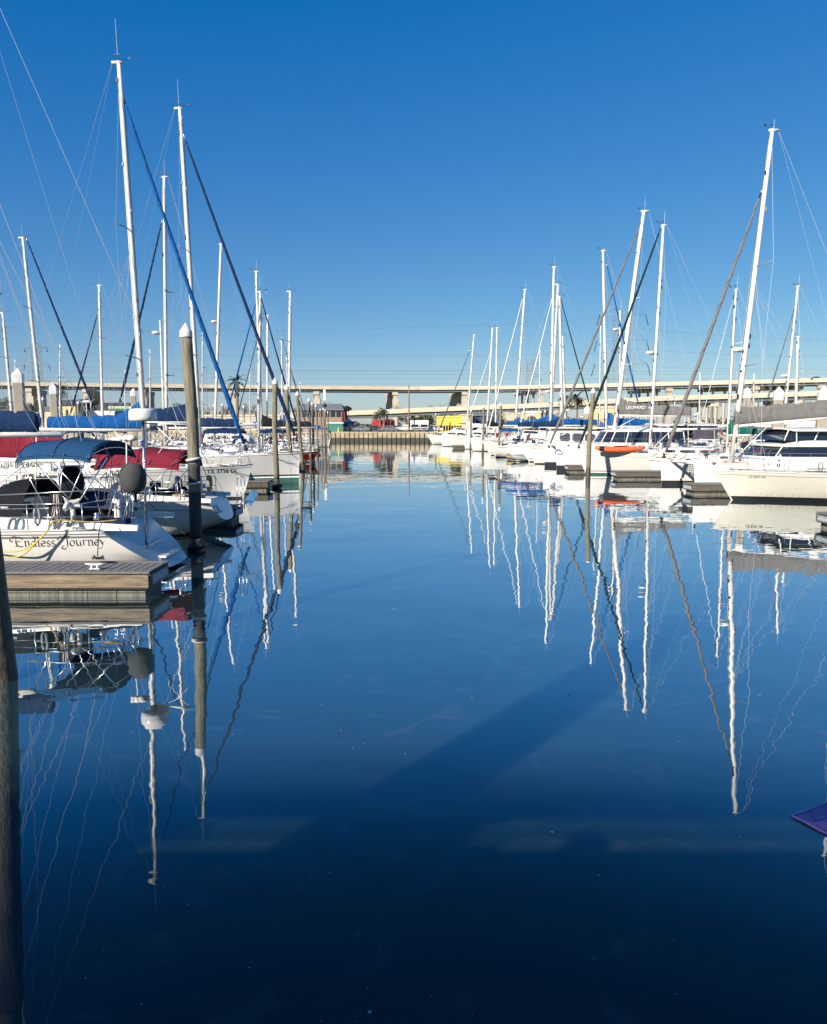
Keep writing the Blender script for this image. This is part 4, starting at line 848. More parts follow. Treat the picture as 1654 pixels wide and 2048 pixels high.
# ------------------------------------------------------------ details of the two near boats
def stroke_letters(words, x0, z0, sz, hullside, parent, m, sg):
    """nib-pen lettering laid on the hull side"""
    import math as _m
    G_ = {
     'E': (.95, [[(.85, .86), (.66, .99), (.4, .95), (.26, .72), (.24, .4), (.34, .12), (.58, .0), (.82, .06), (.95, .2)], [(.26, .52), (.72, .56)], [(.5, 1.0), (.1, 1.04), (-.22, .92), (-.3, .68), (-.14, .55), (0, .62)], [(.85, .86), (.9, .72)], [(.1, .02), (.34, .1)]]),
     'n': (.62, [[(.02, .5), (.14, .58), (.16, .3), (.14, .04), (.24, 0)], [(.16, .42), (.32, .58), (.46, .5), (.47, .2), (.46, .04), (.58, .02)]]),
     'd': (.62, [[(.45, .42), (.3, .55), (.1, .42), (.07, .2), (.2, .02), (.36, .06), (.47, .2)], [(.28, 1.0), (.48, .98), (.48, .5), (.47, .06), (.6, .02)]]),
     'l': (.34, [[(.04, .98), (.16, 1.0), (.17, .5), (.16, .06), (.3, .02)]]),
     'e': (.52, [[(.1, .28), (.42, .34), (.38, .52), (.22, .57), (.07, .4), (.07, .18), (.2, .02), (.44, .1)]]),
     's': (.46, [[(.38, .5), (.24, .57), (.09, .48), (.14, .34), (.32, .24), (.36, .1), (.2, .0), (.04, .1)]]),
     'J': (.85, [[(.3, .82), (.16, .66), (.3, .94), (.6, 1.02), (.98, .98)], [(.66, 1.0), (.68, .6), (.66, .1), (.52, -.22), (.22, -.3), (.08, -.12), (.2, .02), (.32, -.06)], [(.3, .94), (.02, .98), (-.2, .8), (-.1, .6)]]),
     'o': (.58, [[(.28, .57), (.1, .46), (.06, .22), (.2, .01), (.38, .06), (.48, .3), (.42, .5), (.28, .57)]]),
     'u': (.62, [[(.02, .54), (.12, .55), (.12, .2), (.22, .01), (.42, .14)], [(.46, .56), (.46, .1), (.58, .02)]]),
     'r': (.48, [[(.02, .5), (.14, .58), (.15, .3), (.14, .02)], [(.15, .4), (.3, .58), (.44, .52)]]),
     'y': (.6, [[(.02, .56), (.12, .5), (.28, .08)], [(.54, .56), (.4, .4), (.26, .0), (.12, -.28), (-.04, -.3)]]),
    }
    nib = (.036, .046); mb = MB(); cx = 0.; d = 1 if sg < 0 else -1
    def put(u, v): x = x0 + d * u * sz; z = z0 + v * sz; return (x, hullside(x, z, sg) + sg * .007, z)
    for ch in words:
        if ch == ' ': cx += .42; continue
        w_, strokes = G_[ch]
        for st in strokes:
            P_ = []
            for i in range(len(st) - 1):      # smooth the polyline
                p0, p1, p2, p3 = st[max(i - 1, 0)], st[i], st[i + 1], st[min(i + 2, len(st) - 1)]
                for k in range(5):
                    t = k / 5; P_.append(tuple(.5 * (2 * p1[a] + (p2[a] - p0[a]) * t + (2 * p0[a] - 5 * p1[a] + 4 * p2[a] - p3[a]) * t * t + (3 * p1[a] - p0[a] - 3 * p2[a] + p3[a]) * t ** 3) for a in (0, 1)))
            P_.append(st[-1]); vs = []
            for i, (a, b) in enumerate(P_):
                k = min(1, .35 + min(i, len(P_) - 1 - i) * .25); vs += [put(cx + a - nib[0] * k, b - nib[1] * k), put(cx + a + nib[0] * k, b + nib[1] * k)]
            mb.add(vs, [(2 * i, 2 * i + 2, 2 * i + 3, 2 * i + 1) for i in range(len(P_) - 1)], m)
        cx += w_
    return mb.build('lettering', parent, fix=False), cx
def ejx(px, py, Y): p = P(px, py, Y); return (-(p.x - EX), -(p.y - 18.6), p.z)
x_, _, z_ = ejx(24, 1095, 16.72)
stroke_letters('Endless Journey', x_ - .0, z_, .236, EH.side, EJ, mat('brown_lettering', (.05, .025, .02), .5), 1)
def tubeobj(name, parent, pts, r, m, n=6): mb = MB(); mb.path(pts, r, m, n); return mb.build(name, parent)
# radar pole on the transom
b = ejx(293, 1090, 18.1); tp = Vector(ejx(286, 842, 18.1)); mb = MB(); mb.path([b, tp], .034, 'steel', 10); mb.lathe(Vector(b), [(.12, -.03), (.12, .0), (.04, .02)], 'steel', 12)
rp = mb.build('radar_pole', EJ); mb = MB(); mb.lathe(tp, [(.2, 0), (.3, .0), (.335, .03), (.335, .1), (.325, .24), (.29, .29), (.15, .31), (.01, .315)], 'gel', 28); mb.build('radar', rp)
mb = MB(); mb.path([tp - Vector((0, 0, .05)), tp + Vector((-1.1, .1, -.09))], .02, 'gel'); mb.path([tp + Vector((-.3, 0, -.1)), Vector(tp) + Vector((-1.0, .1, -.75))], .012, 'gel'); mb.path([tp - Vector((.35, 0, .8)), tp + Vector((-.9, .1, -.15))], .012, 'gel'); mb.build('antenna_arm', rp)
# covered grill, GPS mushrooms, wheel cover
def covered(parent, name, c, sx, sy, sz, m, seed, n=16):
    r_ = random.Random(seed); mb = MB(); rows = []
    for i in range(13):
        a = math.pi * i / 12 - math.pi / 2; ring = []
        for k in range(n):
            q = 6.2832 * k / n; fold = 1 + .13 * abs(math.sin(q * 3.5 + seed + i * .12)) * (1 if i < 9 else .3) * math.cos(a) + r_.uniform(-.02, .02)
            ring.append(Vector(c) + Vector((math.cos(q) * sx * max(.04, math.cos(a)) ** .55 * fold, math.sin(q) * sy * max(.04, math.cos(a)) ** .55 * fold, sz * math.sin(a))))
        rows.append(ring)
    mb.rings(rows, m); return mb.build(name, parent)
cg = covered(EJ, 'covered_grill', ejx(265, 956, 17.7), .30, .26, .37, mat('charcoal_canvas', (.06, .062, .06), .85, .3, 3, bump=.8, bscale=3), 4)
tubeobj('grill_post', cg, [ejx(265, 975, 17.7), ejx(266, 1045, 17.7)], .02, 'steel')
c = Vector(ejx(253, 882, 17.9)); mb = MB(); mb.path([ejx(254, 1030, 17.9), c], .018, 'gel')
mb.path([c, c + Vector((-.35, 0, .06))], .02, 'gel')
for k, (dx, rr_) in enumerate(((0, .1), (-.14, .12), (.13, .06))): mb.lathe(c + Vector((dx, .02, .0)), [(rr_ * .5, 0), (rr_, .03), (rr_, .09), (rr_ * .6, .14), (.01, .15)], 'gel', 12)
mb.build('antenna_post', EJ)
wc = covered(EJ, 'wheel_cover', ejx(144, 966, 18.3), .26, .3, .42, 'black', 9)
covered(EJ, 'winch_cover', ejx(54, 1015, 17.4), .13, .13, .14, 'black', 2)
covered(EJ, 'seat_cushion', ejx(185, 1000, 18.9), .25, .5, .25, 'navy', 3)
# rails, ladder, hoses, lines
mb = MB()
for a, b in (((128, 1040), (118, 985)), ((215, 1035), (235, 975)), ((245, 1040), (262, 985))): mb.path([ejx(*a, 17.0), ejx(*b, 17.1)], .016, 'steel')
mb.path([ejx(0, 990, 17.0), ejx(120, 984, 17.0), ejx(235, 978, 17.1)], .014, 'steel'); mb.path([ejx(0, 1018, 17.0), ejx(120, 1016, 17.0), ejx(240, 1012, 17.1)], .01, 'steel')
for q in (0, .12): mb.path([ejx(70 + q * 300, 925, 17.2), ejx(140 + q * 300, 1000, 17.2)], .014, 'steel')
mb.path([ejx(215, 915, 17.2), ejx(160, 1000, 17.2), ejx(110, 1038, 17.2)], .018, 'steel'); mb.path([ejx(145, 915, 17.2), ejx(235, 1000, 17.2)], .016, 'steel')
for k in range(5): mb.path([ejx(196 + k * 12, 1000, 18.0 + k * .1), ejx(200 + k * 12, 960 - k * 3, 18.0 + k * .1), ejx(212 + k * 12, 945 - k * 3, 18.2), ejx(222 + k * 12, 1000, 18.3)], .014, 'steel')
mb.build('stern_frame', EJ)
for k in range(2):
    o = -.03 - k * .02; hh = [(235, 1040), (180, 1044), (120, 1040), (104, 1046), (96, 1060), (75, 1082), (45, 1100 + k * 10), (10, 1103 + k * 12), (-40, 1098 + k * 12)]
    tubeobj('yellow_hose', EJ, smooth([ejx(a, b, 16.6) for a, b in hh]), .018, 'yellow', 6)
rc = random.Random(5); mb = MB()
for k in range(16):
    x = 112 + rc.uniform(-12, 14); mb.path([ejx(x, 988, 17.02), ejx(x + rc.uniform(-4, 4), 1010, 16.98), ejx(x + rc.uniform(-6, 6), 1034, 16.98), ejx(x + rc.uniform(-3, 3), 990, 17.05)], .013, rc.choice(['rope', 'droprope', 'redrope', 'droprope']), 4)
mb.build('rope_coils', EJ)
mb = MB(); mb.path([ejx(205, 1042, 16.9), ejx(198, 1060, 16.6), ejx(195, 1112, 16.05)], .012, 'droprope')
for k in range(9): a = k * .8; mb.path([ejx(193 + 9 * math.cos(a), 1117 + 2 * math.sin(a), 16.0), ejx(197 + 10 * math.cos(a + 1), 1114 + 3 * math.sin(a * 2), 15.9), ejx(200 + 9 * math.cos(a + 2), 1118, 15.85)], .014, 'droprope', 5)
mb.build('mooring_line', EJ)
# transom of the near boat: steps, chrome vent, handrails
mb = MB()
for k in range(3): mb.box((-12.5 / 2 + .42 + k * .44, 0, .33 + k * .28), (.34, 1.1, .05), 'gel')
mb.build('transom_step', EJ)
mb = MB(); cc = Vector(ejx(236, 1052, 17.35)); mb.lathe(cc, [(.12, -.05), (.12, .02), (.09, .06), (.03, .07)], 'steel', 14); mb.build('deck_vent', EJ)
# CAL transom lettering, swim gear
tx0 = Vector((-11.5 / 2 + .02, 0, 0)); vs, fs = text_verts('CAL', .36); mb = MB()
def trp(u, v):
    z = .78 + v; k = z / 1.22; return (-11.5 / 2 + .75 * min(k, 1) - .012, 1.0 - u, z)
mb.add([trp(v[0], v[1]) for v in vs], fs, mat('blue_lettering', (.03, .07, .22), .5)); mb.build('lettering', CA, fix=False)
def cax(px, py, Y): p = P(px, py, Y); return (-(p.x - CX), -(p.y - 24.4), p.z)
mb = MB()
for x in (474, 482, 489): mb.path([cax(x, 1018, 23.6), cax(x, 958, 23.6)], .016, 'steel')
mb.path([cax(474, 958, 23.6), cax(478, 952, 23.6), cax(489, 956, 23.6)], .016, 'steel')
for y in (1012, 1002, 990, 978): mb.path([cax(474, y, 23.6), cax(489, y, 23.6)], .014, 'steel')
mb.build('swim_ladder', CA)
mb = MB(); c = [cax(x, y, 23.3) for x, y in ((490, 1000), (506, 978), (517, 988), (502, 1012))]; mb.poly(c, (0, 1, 0), .04, mat('blue_panel', (.06, .17, .36), .3)); mb.build('solar_panel', CA)
mb = MB()
for x in (290, 352, 378): mb.path([cax(x, 1000, 23.0), cax(x, 970, 23.0), cax(x + 6, 962, 23.0), cax(x + 10, 975, 23.0), cax(x + 8, 1000, 23.0)], .013, 'steel')
mb.build('grab_rail', CA)
for x in (306, 366): covered(CA, 'fender_cover', cax(x, 981, 24.6), .14, .14, .15, 'black', x)
mb = MB(); mb.path([cax(300, 1008, 22.6), cax(340, 1045, 22.0), cax(400, 1092, 21.15)], .012, 'droprope'); mb.path([cax(430, 990, 23), cax(404, 930, 21.2)], .012, 'droprope'); mb.build('mooring_line', CA)
# orange kayak lying on deck, long blue one behind
def kayak(parent_xy, L, m, label, z, yaw=0):
    t = thing('kayak', label, 'kayak', (parent_xy[0], parent_xy[1], z), yaw)
    mb = MB(); rows = []
    for i in range(19):
        u = i / 18 * 2 - 1; w_ = .36 * max(.02, 1 - abs(u) ** 2.2); up = .16 * abs(u) ** 3; rows.append([Vector((u * L / 2, w_ * math.cos(a), up + .25 * math.sin(a) * (1 - .6 * abs(u) ** 3))) for a in slices(0, 5.76, 11)])
    mb.rings(rows, m); mb.build('hull', t); mb = MB(); mb.rings([[Vector((.45 * math.cos(a) * k, .2 * math.sin(a) * k, .26 + h)) for a in slices(0, 5.76, 11)] for k, h in ((1.1, 0), (1.1, .04), (.95, .04), (.9, -.02))], 'dark'); mb.build('cockpit_rim', t)
kp = P(1240, 898, 53.2); kayak((kp.x, 53.2), 3.7, 'orange', 'orange kayak stowed on the side deck of a white sloop', kp.z - .05, R(2))
kp = P(1150, 893, 53.8); 
# swirl emblem on the near bow of the LEOPARD catamaran, lettering on its cover
t3, H3, lp3, X3 = R3
def r3(px, py, Y): p = P(px, py, Y); return (-(p.x - X3), -(p.y - 62.9), p.z)
ye = 62.9 - 3.6 + .03; c = Vector(r3(1122, 905, ye)); hb = Hull(14, 1.6, 1.95, .12, .7, .85, 0, .12)
def emb(x, z): return (x, 2.8 + hb.side(x, z, 1) + .015, z)
mb = MB(); em = mat('emblem_blue', (.03, .09, .24), .4)
for s0, col_ in ((0, em), (3.1416, mat('emblem_grey', (.18, .22, .27), .4))):
    pts = []
    for i in range(22):
        a = s0 + i * .19; r = .16 + .016 * i; w_ = .05 * math.sin(math.pi * (i + .5) / 22) + .012
        for k in (-1, 1): pts.append(emb(c.x - .95 * (r * .75 + k * w_) * math.cos(a), c.z + (r * .62 + k * w_) * math.sin(a)))
    mb.add(pts, [(2 * i, 2 * i + 2, 2 * i + 3, 2 * i + 1) for i in range(21)], col_)
mb.build('emblem', t3, fix=False)
vs, fs = text_verts('LEOPARD  44', .38); mb = MB(); a = r3(1252, 818, 62.5); mb.add([(a[0] - v[0] * 1.05, .26, a[2] + v[1]) for v in vs], fs, 'cap'); mb.build('lettering', t3, fix=False)
# boarding ladder folded on the bow of the cream hull, dinghy, fender
# ------------------------------------------------------------ motor boats and dinghy
def motor_yacht(label, Y, hd, end, L, B, fb, fly=True, m='gelh', cover=None, pilot=False, seed=1, cat='motor boat', boot='boot'):
    X = P(end[1], end[2], Y).x; X0 = X - hd * L / 2 if end[0] == 'bow' else X + hd * L / 2
    t = thing('motor_yacht', label, cat, (X0, Y, 0), 0 if hd > 0 else math.pi); H = Hull(L, B, fb, 1.3, .0, .92, -.1, .55)
    H.mesh(m, boot, .1, ((.3, .36, 'stripe'),)).build('hull', t); H.deckmesh((.04, .25)).build('deck', t)
    cb = Cabin(H, -L * .22, L * .28, B * .8, 1.1 if not pilot else 1.75, .3 if not pilot else .12, .25); cm = cb.mesh().build('cabin', t)
    if pilot:
        for a, b in ((.03, .2), (.23, .4), (.43, .6), (.63, .8)):
            for sg in (-1, 1): cb.window(a, b, .35, .92, 'vinyl', (sg,)).build('window', cm)
        mb = MB(); z = cb.z0(L * .1) + 1.8
        mb.rings([[Vector((x, y, z + h)) for x, y in ((-L * .26, -B * .42), (L * .25, -B * .36), (L * .27, 0), (L * .25, B * .36), (-L * .26, B * .42))] for h in (0, .12)], 'gel', smooth=False); mb.build('roof', t)
    else:
        for sg in (-1, 1): cb.window(.08, .5, .35, .85, sides=(sg,)).build('window', cm); cb.window(.54, .8, .35, .8, sides=(sg,)).build('window', cm)
    if fly:
        c2 = Cabin(H, -L * .2, L * .12, B * .62, .7, .25, .2, base=1.02); f = c2.mesh().build('flybridge', t); c2.window(.3, .8, .5, 1.0).build('windscreen', f)
        mb = MB(); z = H.fb + 1.9; mb.path([(-L * .18, -B * .36, H.fb + 1), (-L * .2, -B * .3, z + .8), (-L * .2, B * .3, z + .8), (-L * .18, B * .36, H.fb + 1)], .06, 'gel', 6)
        mb.grid(lambda u, v: (-L * .2 + u * L * .2, (v - .5) * B * .62, z + .75 + .1 * math.sin(math.pi * v)), 4, 6, cover or 'navy', .04)
        lathe_dome(mb, Vector((-L * .2, 0, z + .85)), .3, .25); mb.path([(-L * .15, .4, z + .8), (-L * .19, .4, z + 3.2)], .015, 'white'); mb.build('radar_arch', t)
    mb = MB(); pts = [Vector((H.x(u, 9), sg * (H.b(u, 9) - .05), H.sheer(u) + .65)) for sg in (-1, 1) for u in ([.45, .6, .75, .88, .97] if sg < 0 else [.97, .88, .75, .6, .45])]
    mb.path(pts, .018, 'steel', 6)
    for p in pts: mb.path([p, p - Vector((0, 0, .65))], .014, 'steel', 5)
    mb.build('bow_rail', t)
    if cover: mb = MB(); mb.grid(lambda u, v: (L * .1 + u * L * .3, (v - .5) * B * .55 * (1 - .5 * u), H.fb + .75 - .3 * u - .12 * (2 * v - 1) ** 2), 6, 8, cover, .1); mb.build('bow_cover', t)
    return t, H
motor_yacht('white motor yacht with a dark blue bow cover at the end of the seawall', 148, -1, ('bow', 853, 866), 13, 4.2, 1.5, True, cover='navy', seed=1)
motor_yacht('white flybridge motor yacht behind the first, with a high radar arch', 138, -1, ('bow', 895, 868), 14, 4.4, 1.6, True, cover='black', seed=2)
motor_yacht('white pilothouse boat with a row of tinted windows and white roof', 74, -1, ('bow', 1035, 885), 12.5, 4.2, 1.45, False, pilot=True, seed=3)
motor_yacht('white express cruiser under royal blue canvas, right of the thin pile', 91, -1, ('bow', 962, 885), 11.5, 3.8, 1.3, True, cover='blue', seed=4)
motor_yacht('white sport fishing boat with a tall tower, far left behind the white booms', 100, 1, ('bow', 560, 880), 14, 4.4, 1.5, True, cover='white', seed=5)
dg = thing('dinghy', 'grey inflatable dinghy tied beside the yellowish dock end', 'dinghy', (P(1052, 915, 76).x, 76, 0), R(200)); mb = MB()
mb.path([(-1.3, -.6, .25), (.6, -.62, .3), (1.3, -.35, .42), (1.55, 0, .5), (1.3, .35, .42), (.6, .62, .3), (-1.3, .6, .25)], .22, mat('hypalon_grey', (.3, .32, .34), .6), 10); mb.box((0, 0, .12), (2.5, .95, .08), 'gel'); mb.build('tube', dg)
mb = MB(); mb.box((-1.4, 0, .45), (.1, .5, .5), 'dark'); covered(dg, 'outboard_motor', (-1.5, 0, .75), .2, .18, .3, 'black', 5); mb.build('transom', dg)
dg = thing('dinghy', 'white hard dinghy hung off a stern on the left, below the navy canvas', 'dinghy', (P(560, 880, 66).x, 64.2, 1.2), R(95)); mb = MB()
Hull(2.8, 1.35, .45, .4, 0, .8, -.1, .1).mesh('gel', 'gel').build('hull', dg)
# ------------------------------------------------------------ far shore: seawall, quay, bridges
def ground():
    mb = MB(); n = 60
    mb.add([(-1500, 175.9, 2.3), (1500, 175.9, 2.3), (1500, 2500, 2.3), (-1500, 2500, 2.3)], [(0, 1, 2, 3)], 'asphalt'); tag(mb.build('quay_ground'), kind='structure')
    mb = MB(); mb.add([(-1500, 232, 2.31), (1500, 232, 2.31), (1500, 2500, 2.31), (-1500, 2500, 2.31)], [(0, 1, 2, 3)], 'grass'); tag(mb.build('grass_ground'), kind='structure')
ground()
sw = thing('seawall', 'corrugated concrete seawall closing the far end of the channel', 'seawall', (0, 175, 0)); mb = MB(); X0w, X1w = -60, 40; st = 1.12; n = int((X1w - X0w) / st)
rs_ = random.Random(4)
for i in range(n):
    x = X0w + i * st; d_ = rs_.uniform(-.03, .03)
    for (a, b, y0) in ((.0, .82, -.5 + d_),): mb.box((x + (a + b) / 2 * st / 1.0, y0 + .25, .92), ((b - a) * st, .5, 2.45), 'sheet')
mb.box(((X0w + X1w) / 2, .45, .9), (X1w - X0w, .3, 2.4), 'pilewet'); mb.build('sheet_piles', sw)
mb = MB()
for i in range(n): x = X0w + i * st; mb.box((x + .41 * st, -.51, .35), (.83 * st, .06, 1.1), 'wetwall')
mb.build('tide_band', sw)
mb = MB(); mb.box(((X0w + X1w) / 2, .35, 2.2), (X1w - X0w, 1.2, .3), 'sheet'); mb.build('capping_beam', sw)
bk = MB(); bk.box((-380, 0, 1.1), (640, 1, 2.4), 'sheet'); o = bk.build('bank_wall', None, (0, 175.2, 0)); tag(o, 'plain concrete bank wall behind the left basin', 'seawall')
bk = MB(); bk.box((360, 0, 1.1), (640, 1, 2.4), 'sheet'); o = bk.build('bank_wall', None, (0, 175.2, 0)); tag(o, 'plain concrete bank wall behind the right basin', 'seawall')
def sweep(mb, pts, prof, m):
    """profile (across, height) swept along points"""
    rows = []
    for i, p in enumerate(pts):
        d = (pts[min(i + 1, len(pts) - 1)] - pts[max(i - 1, 0)]); d.z = 0; d.normalize(); nrm = Vector((-d.y, d.x, 0))
        rows.append([p + nrm * a + Vector((0, 0, h)) for a, h in prof])
    mb.rings(rows, m, smooth=False)
def bent(mb, x, y, ztop, ln, ang, ncol=4, capw=2.0, caph=2.2, colr=.75, zb=2.3, m='pier'):
    d = Vector((math.cos(ang), math.sin(ang), 0))
    mb.box((x, y, ztop - caph / 2), (ln, capw, caph), m, rz=ang)
    for i in range(ncol):
        q = (i / (ncol - 1) - .5) * (ln - 3.2) if ncol > 1 else 0; p = Vector((x, y, 0)) + d * q
        mb.box((p.x, p.y, (ztop - caph + zb) / 2), (colr * 2, colr * 2, ztop - caph - zb), m, rz=ang)
def interp(tab, x):
    for (a, b), (c, d) in zip(tab, tab[1:]):
        if x <= c: return lerp(b, d, (x - a) / (c - a))
    return tab[-1][1]
up_tab = [(-260, 758), (0, 763), (200, 766), (420, 769), (620, 771), (827, 773), (1000, 771.5), (1160, 768), (1320, 764), (1480, 760), (1654, 755.5), (1900, 748)]
lo_tab = [(560, 826), (690, 822), (760, 819.5), (850, 815), (1000, 809), (1060, 807), (1200, 799), (1320, 792), (1480, 787), (1654, 781), (1900, 772)]
def loY(px): return lerp(315, 268, cl((px - 560) / 1100))
ub = thing('highway_bridge', 'long high pale concrete highway bridge crossing the whole horizon', 'bridge', (0, 0, 0))
upts = []
for px in range(-240, 1900, 40): py = interp(up_tab, px); Y = tipY(py, 24); upts.append(P(px, py, Y))
mb = MB(); sweep(mb, upts, [(0, 0), (.4, 0), (.45, -1.75), (-.1, -1.8), (-.12, -1.1), (0, -1.0)], 'bridge'); mb.build('parapet', ub)
mb = MB(); sweep(mb, [p + Vector((0, 13, 0)) for p in upts], [(0, 0), (.4, 0), (.4, -1.6), (0, -1.6)], 'bridge'); mb.build('far_parapet', ub)
mb = MB(); sweep(mb, upts, [(.45, -1.1), (13, -1.1), (13, -1.7), (.45, -1.7)], 'bridge'); mb.build('road_deck', ub)
mb = MB()
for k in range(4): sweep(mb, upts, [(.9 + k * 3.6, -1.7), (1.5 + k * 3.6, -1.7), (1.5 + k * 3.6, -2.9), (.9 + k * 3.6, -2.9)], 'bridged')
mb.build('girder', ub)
def upP(px): py = interp(up_tab, px); return P(px, py, tipY(py, 24))
for px, wid, nc in ((54, 5, 0), (168, 4, 0), (282, 3.5, 0), (462, 3, 0), (632, 3.0, 0), (790, 4.6, 0), (930, 5.5, 0), (1085, 9, 4), (1342, 11, 4), (1516, 16, 4), (1650, 18, 4)):
    p = upP(px); mb = MB(); zt = p.z - 2.9      # front column with its flared head
    mb.box((p.x, p.y + 2.5, (zt - 1.4 + 2.3) / 2), (2.1, 2.4, zt - 1.4 - 2.3), 'pier'); mb.box((p.x, p.y + 2.3, zt - .75), (3.0, 3.2, 1.5), 'pier'); mb.box((p.x + .2, p.y + 2.6, zt - 8), (3.2, 2.8, 9), 'pier') if px < 1000 else None
    mb.build('bridge_pier', ub); mb = MB()
    if nc: bent(mb, p.x - wid * .55 - 1, p.y + 17, zt, 20, math.pi / 2 + math.asin(min(.95, wid / 24)), nc, 1.6, 1.5, .42)
    else: ang = math.pi / 2 + math.asin(wid * .6 / 14); mb.box((p.x - wid * .5 - 1, p.y + 18, (zt + 2.3) / 2), (14, 2.0, zt - 2.3), 'pier', rz=ang); mb.box((p.x - wid * .5 - 1, p.y + 18, zt - .8), (16, 2.6, 1.6), 'pier', rz=ang)
    mb.build('rear_pier', ub)
lb = thing('ramp_bridge', 'lower ramp bridge rising to the right below the long highway bridge', 'bridge', (0, 0, 0))
lpts = []
for px in range(560, 1900, 40): lpts.append(P(px, interp(lo_tab, px), loY(px)))
mb = MB(); sweep(mb, lpts, [(0, 0), (.4, 0), (.45, -1.8), (-.1, -1.85), (-.12, -1.1), (0, -1.0)], 'bridge'); mb.build('parapet', lb)
mb = MB(); sweep(mb, [p + Vector((0, 9, 0)) for p in lpts], [(0, 0), (.4, 0), (.4, -1.6), (0, -1.6)], 'bridge'); mb.build('far_parapet', lb)
mb = MB(); sweep(mb, lpts, [(.45, -1.2), (9, -1.2), (9, -1.8), (.45, -1.8)], 'bridge'); mb.build('road_deck', lb)
mb = MB()
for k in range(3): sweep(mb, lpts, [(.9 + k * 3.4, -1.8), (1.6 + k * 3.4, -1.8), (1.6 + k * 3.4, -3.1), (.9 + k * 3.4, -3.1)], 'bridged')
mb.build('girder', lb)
for px, lean in ((835, 6), (1010, 8), (1110, 10), (1215, 12), (1425, 16), (1590, 18)):
    p = P(px, interp(lo_tab, px), loY(px)); mb = MB(); bent(mb, p.x - 1, p.y + 6, p.z - 3.1, 15 if px > 1000 else 10, math.pi / 2 + R(lean * 2), 4, 1.6, 1.5, .42); mb.build('bridge_pier', lb)
# car on the bridge
def car(label, loc, rz, m, kind=0, cat='car'):
    t = thing('parked_car', label, cat, loc, rz); L, Wd = (4.7, 1.85)
    hs2 = [(-2.35, .35), (-2.3, .9), (-1.7, 1.0), (-1.2, 1.5), (.3, 1.52), (1.05, 1.02), (2.1, .85), (2.35, .6), (2.35, .32)] if kind == 0 else [(-2.6, .4), (-2.6, 1.05), (-.5, 1.1), (-.4, 1.75), (1.0, 1.78), (1.5, 1.2), (2.5, 1.05), (2.65, .7), (2.65, .4)]
    mb = MB(); mb.rings([[Vector((x, y * (1 - .09 * max(0, z - 1) / .5), z)) for x, z in hs2] for y in (-.92, -.86, .86, .92)], m, smooth=False); bo = mb.build('body', t)
    for sg in (-1, 1):
        mb = MB(); pts = [(-1.3, 1.02), (-1.0, 1.4), (.25, 1.42), (.85, 1.05)] if kind == 0 else [(-.4, 1.2), (-.3, 1.65), (.9, 1.66), (1.35, 1.22)]
        mb.add([(x, sg * (.925 - .09 * max(0, z - 1) / .5), z) for x, z in pts], [(0, 1, 2, 3)], 'glass'); mb.build('side_window', t)
        for x in (-1.45, 1.5): mb = MB(); mb.lathe((x, sg * .8, .34), [(.34, -.1), (.34, .1), (.2, .11), (.2, -.11)], 'dark', 14, axis='y'); mb.build('wheel', t)
    mb = MB(); z0, z1, xa, xb = (1.04, 1.46, 1.03, .4) if kind == 0 else (1.22, 1.72, 1.5, 1.08)
    mb.add([(xa, -.75, z0), (xa, .75, z0), (xb, .68, z1), (xb, -.68, z1)], [(0, 1, 2, 3)], 'glass'); mb.build('windscreen', t)
    return t
c_ = upP(1635); car('black car driving on the high bridge at the far right', (c_.x, c_.y + 1.8, c_.z - .85), R(185), 'dark')
# ------------------------------------------------------------ vegetation
def palm(px, pyt, Y, label, dead=True, fr=22, fl=1.7, seed=1, tr=.24):
    top = P(px, pyt, Y); h = top.z - 2.3 - fl * .55; t = thing('palm_tree', label, 'palm', (top.x, Y, 2.3)); r_ = random.Random(seed)
    mb = MB(); mb.path([(0.15 * math.sin(q * 3), 0, h * q) for q in slices(0, 1, 8)], [tr * (1.15 - .25 * q) for q in slices(0, 1, 8)], 'trunk', 9); mb.build('trunk', t)
    def frond(mb, az, el, L, m, w_=.5):
        d = Vector((math.cos(az), math.sin(az), 0)); p = Vector((0, 0, h)); v = d * math.cos(el) + Vector((0, 0, math.sin(el))); pts = [p.copy()]
        for k in range(6): p = p + v * L / 6; v = (v + Vector((0, 0, -.24))).normalized(); pts.append(p.copy())
        sd = Vector((-d.y, d.x, 0)); fan = len(pts)
        for k in range(2, fan):
            q = pts[k]; 
            for s_ in (-1, 1):
                for j in range(3):
                    a = pts[k - 1].lerp(q, j / 3); tip = a + sd * s_ * w_ * (1 - .45 * (k / fan)) + (q - pts[k - 1]) * 1.4 + Vector((0, 0, -.15 * r_.random() - .1)); wv = (q - pts[k - 1]) * .6
                    mb.add([a, a + wv, tip], [(0, 1, 2)], m)
        mb.path(pts, .025, m, 3)
    mb = MB()
    for i in range(fr): frond(mb, r_.uniform(0, 6.28), r_.uniform(-.35, 1.25), fl * r_.uniform(.8, 1.1), 'palm')
    mb.build('crown', t, fix=False)
    if dead:
        mb = MB()
        for i in range(14): frond(mb, r_.uniform(0, 6.28), r_.uniform(-1.4, -.9), fl * r_.uniform(.6, .9), 'deadfrond', .35)
        mb.build('dead_fronds', t, fix=False)
palm(472, 752, 185, 'tall fan palm with dead skirt behind the left masts', True, 30, 2.9, 3, .34)
palm(118, 768, 150, 'fan palm between the large square piles at far left', True, 26, 2.4, 4)
palm(759, 822, 186, 'left of two small palms by the red trailer, dense crown', False, 26, 1.9, 5); palm(767, 818, 184, 'right of two small palms in front of the red trailer', False, 24, 1.7, 6)
palm(1154, 785, 175, 'larger palm with pale dead fronds under the right bridge spans', True, 30, 2.6, 7); palm(1132, 793, 180, 'smaller palm left of the larger one under the bridge', True, 24, 2.2, 8)
palm(1327, 798, 172, 'small green palm over the grey LEOPARD cover', False, 26, 2.0, 9)
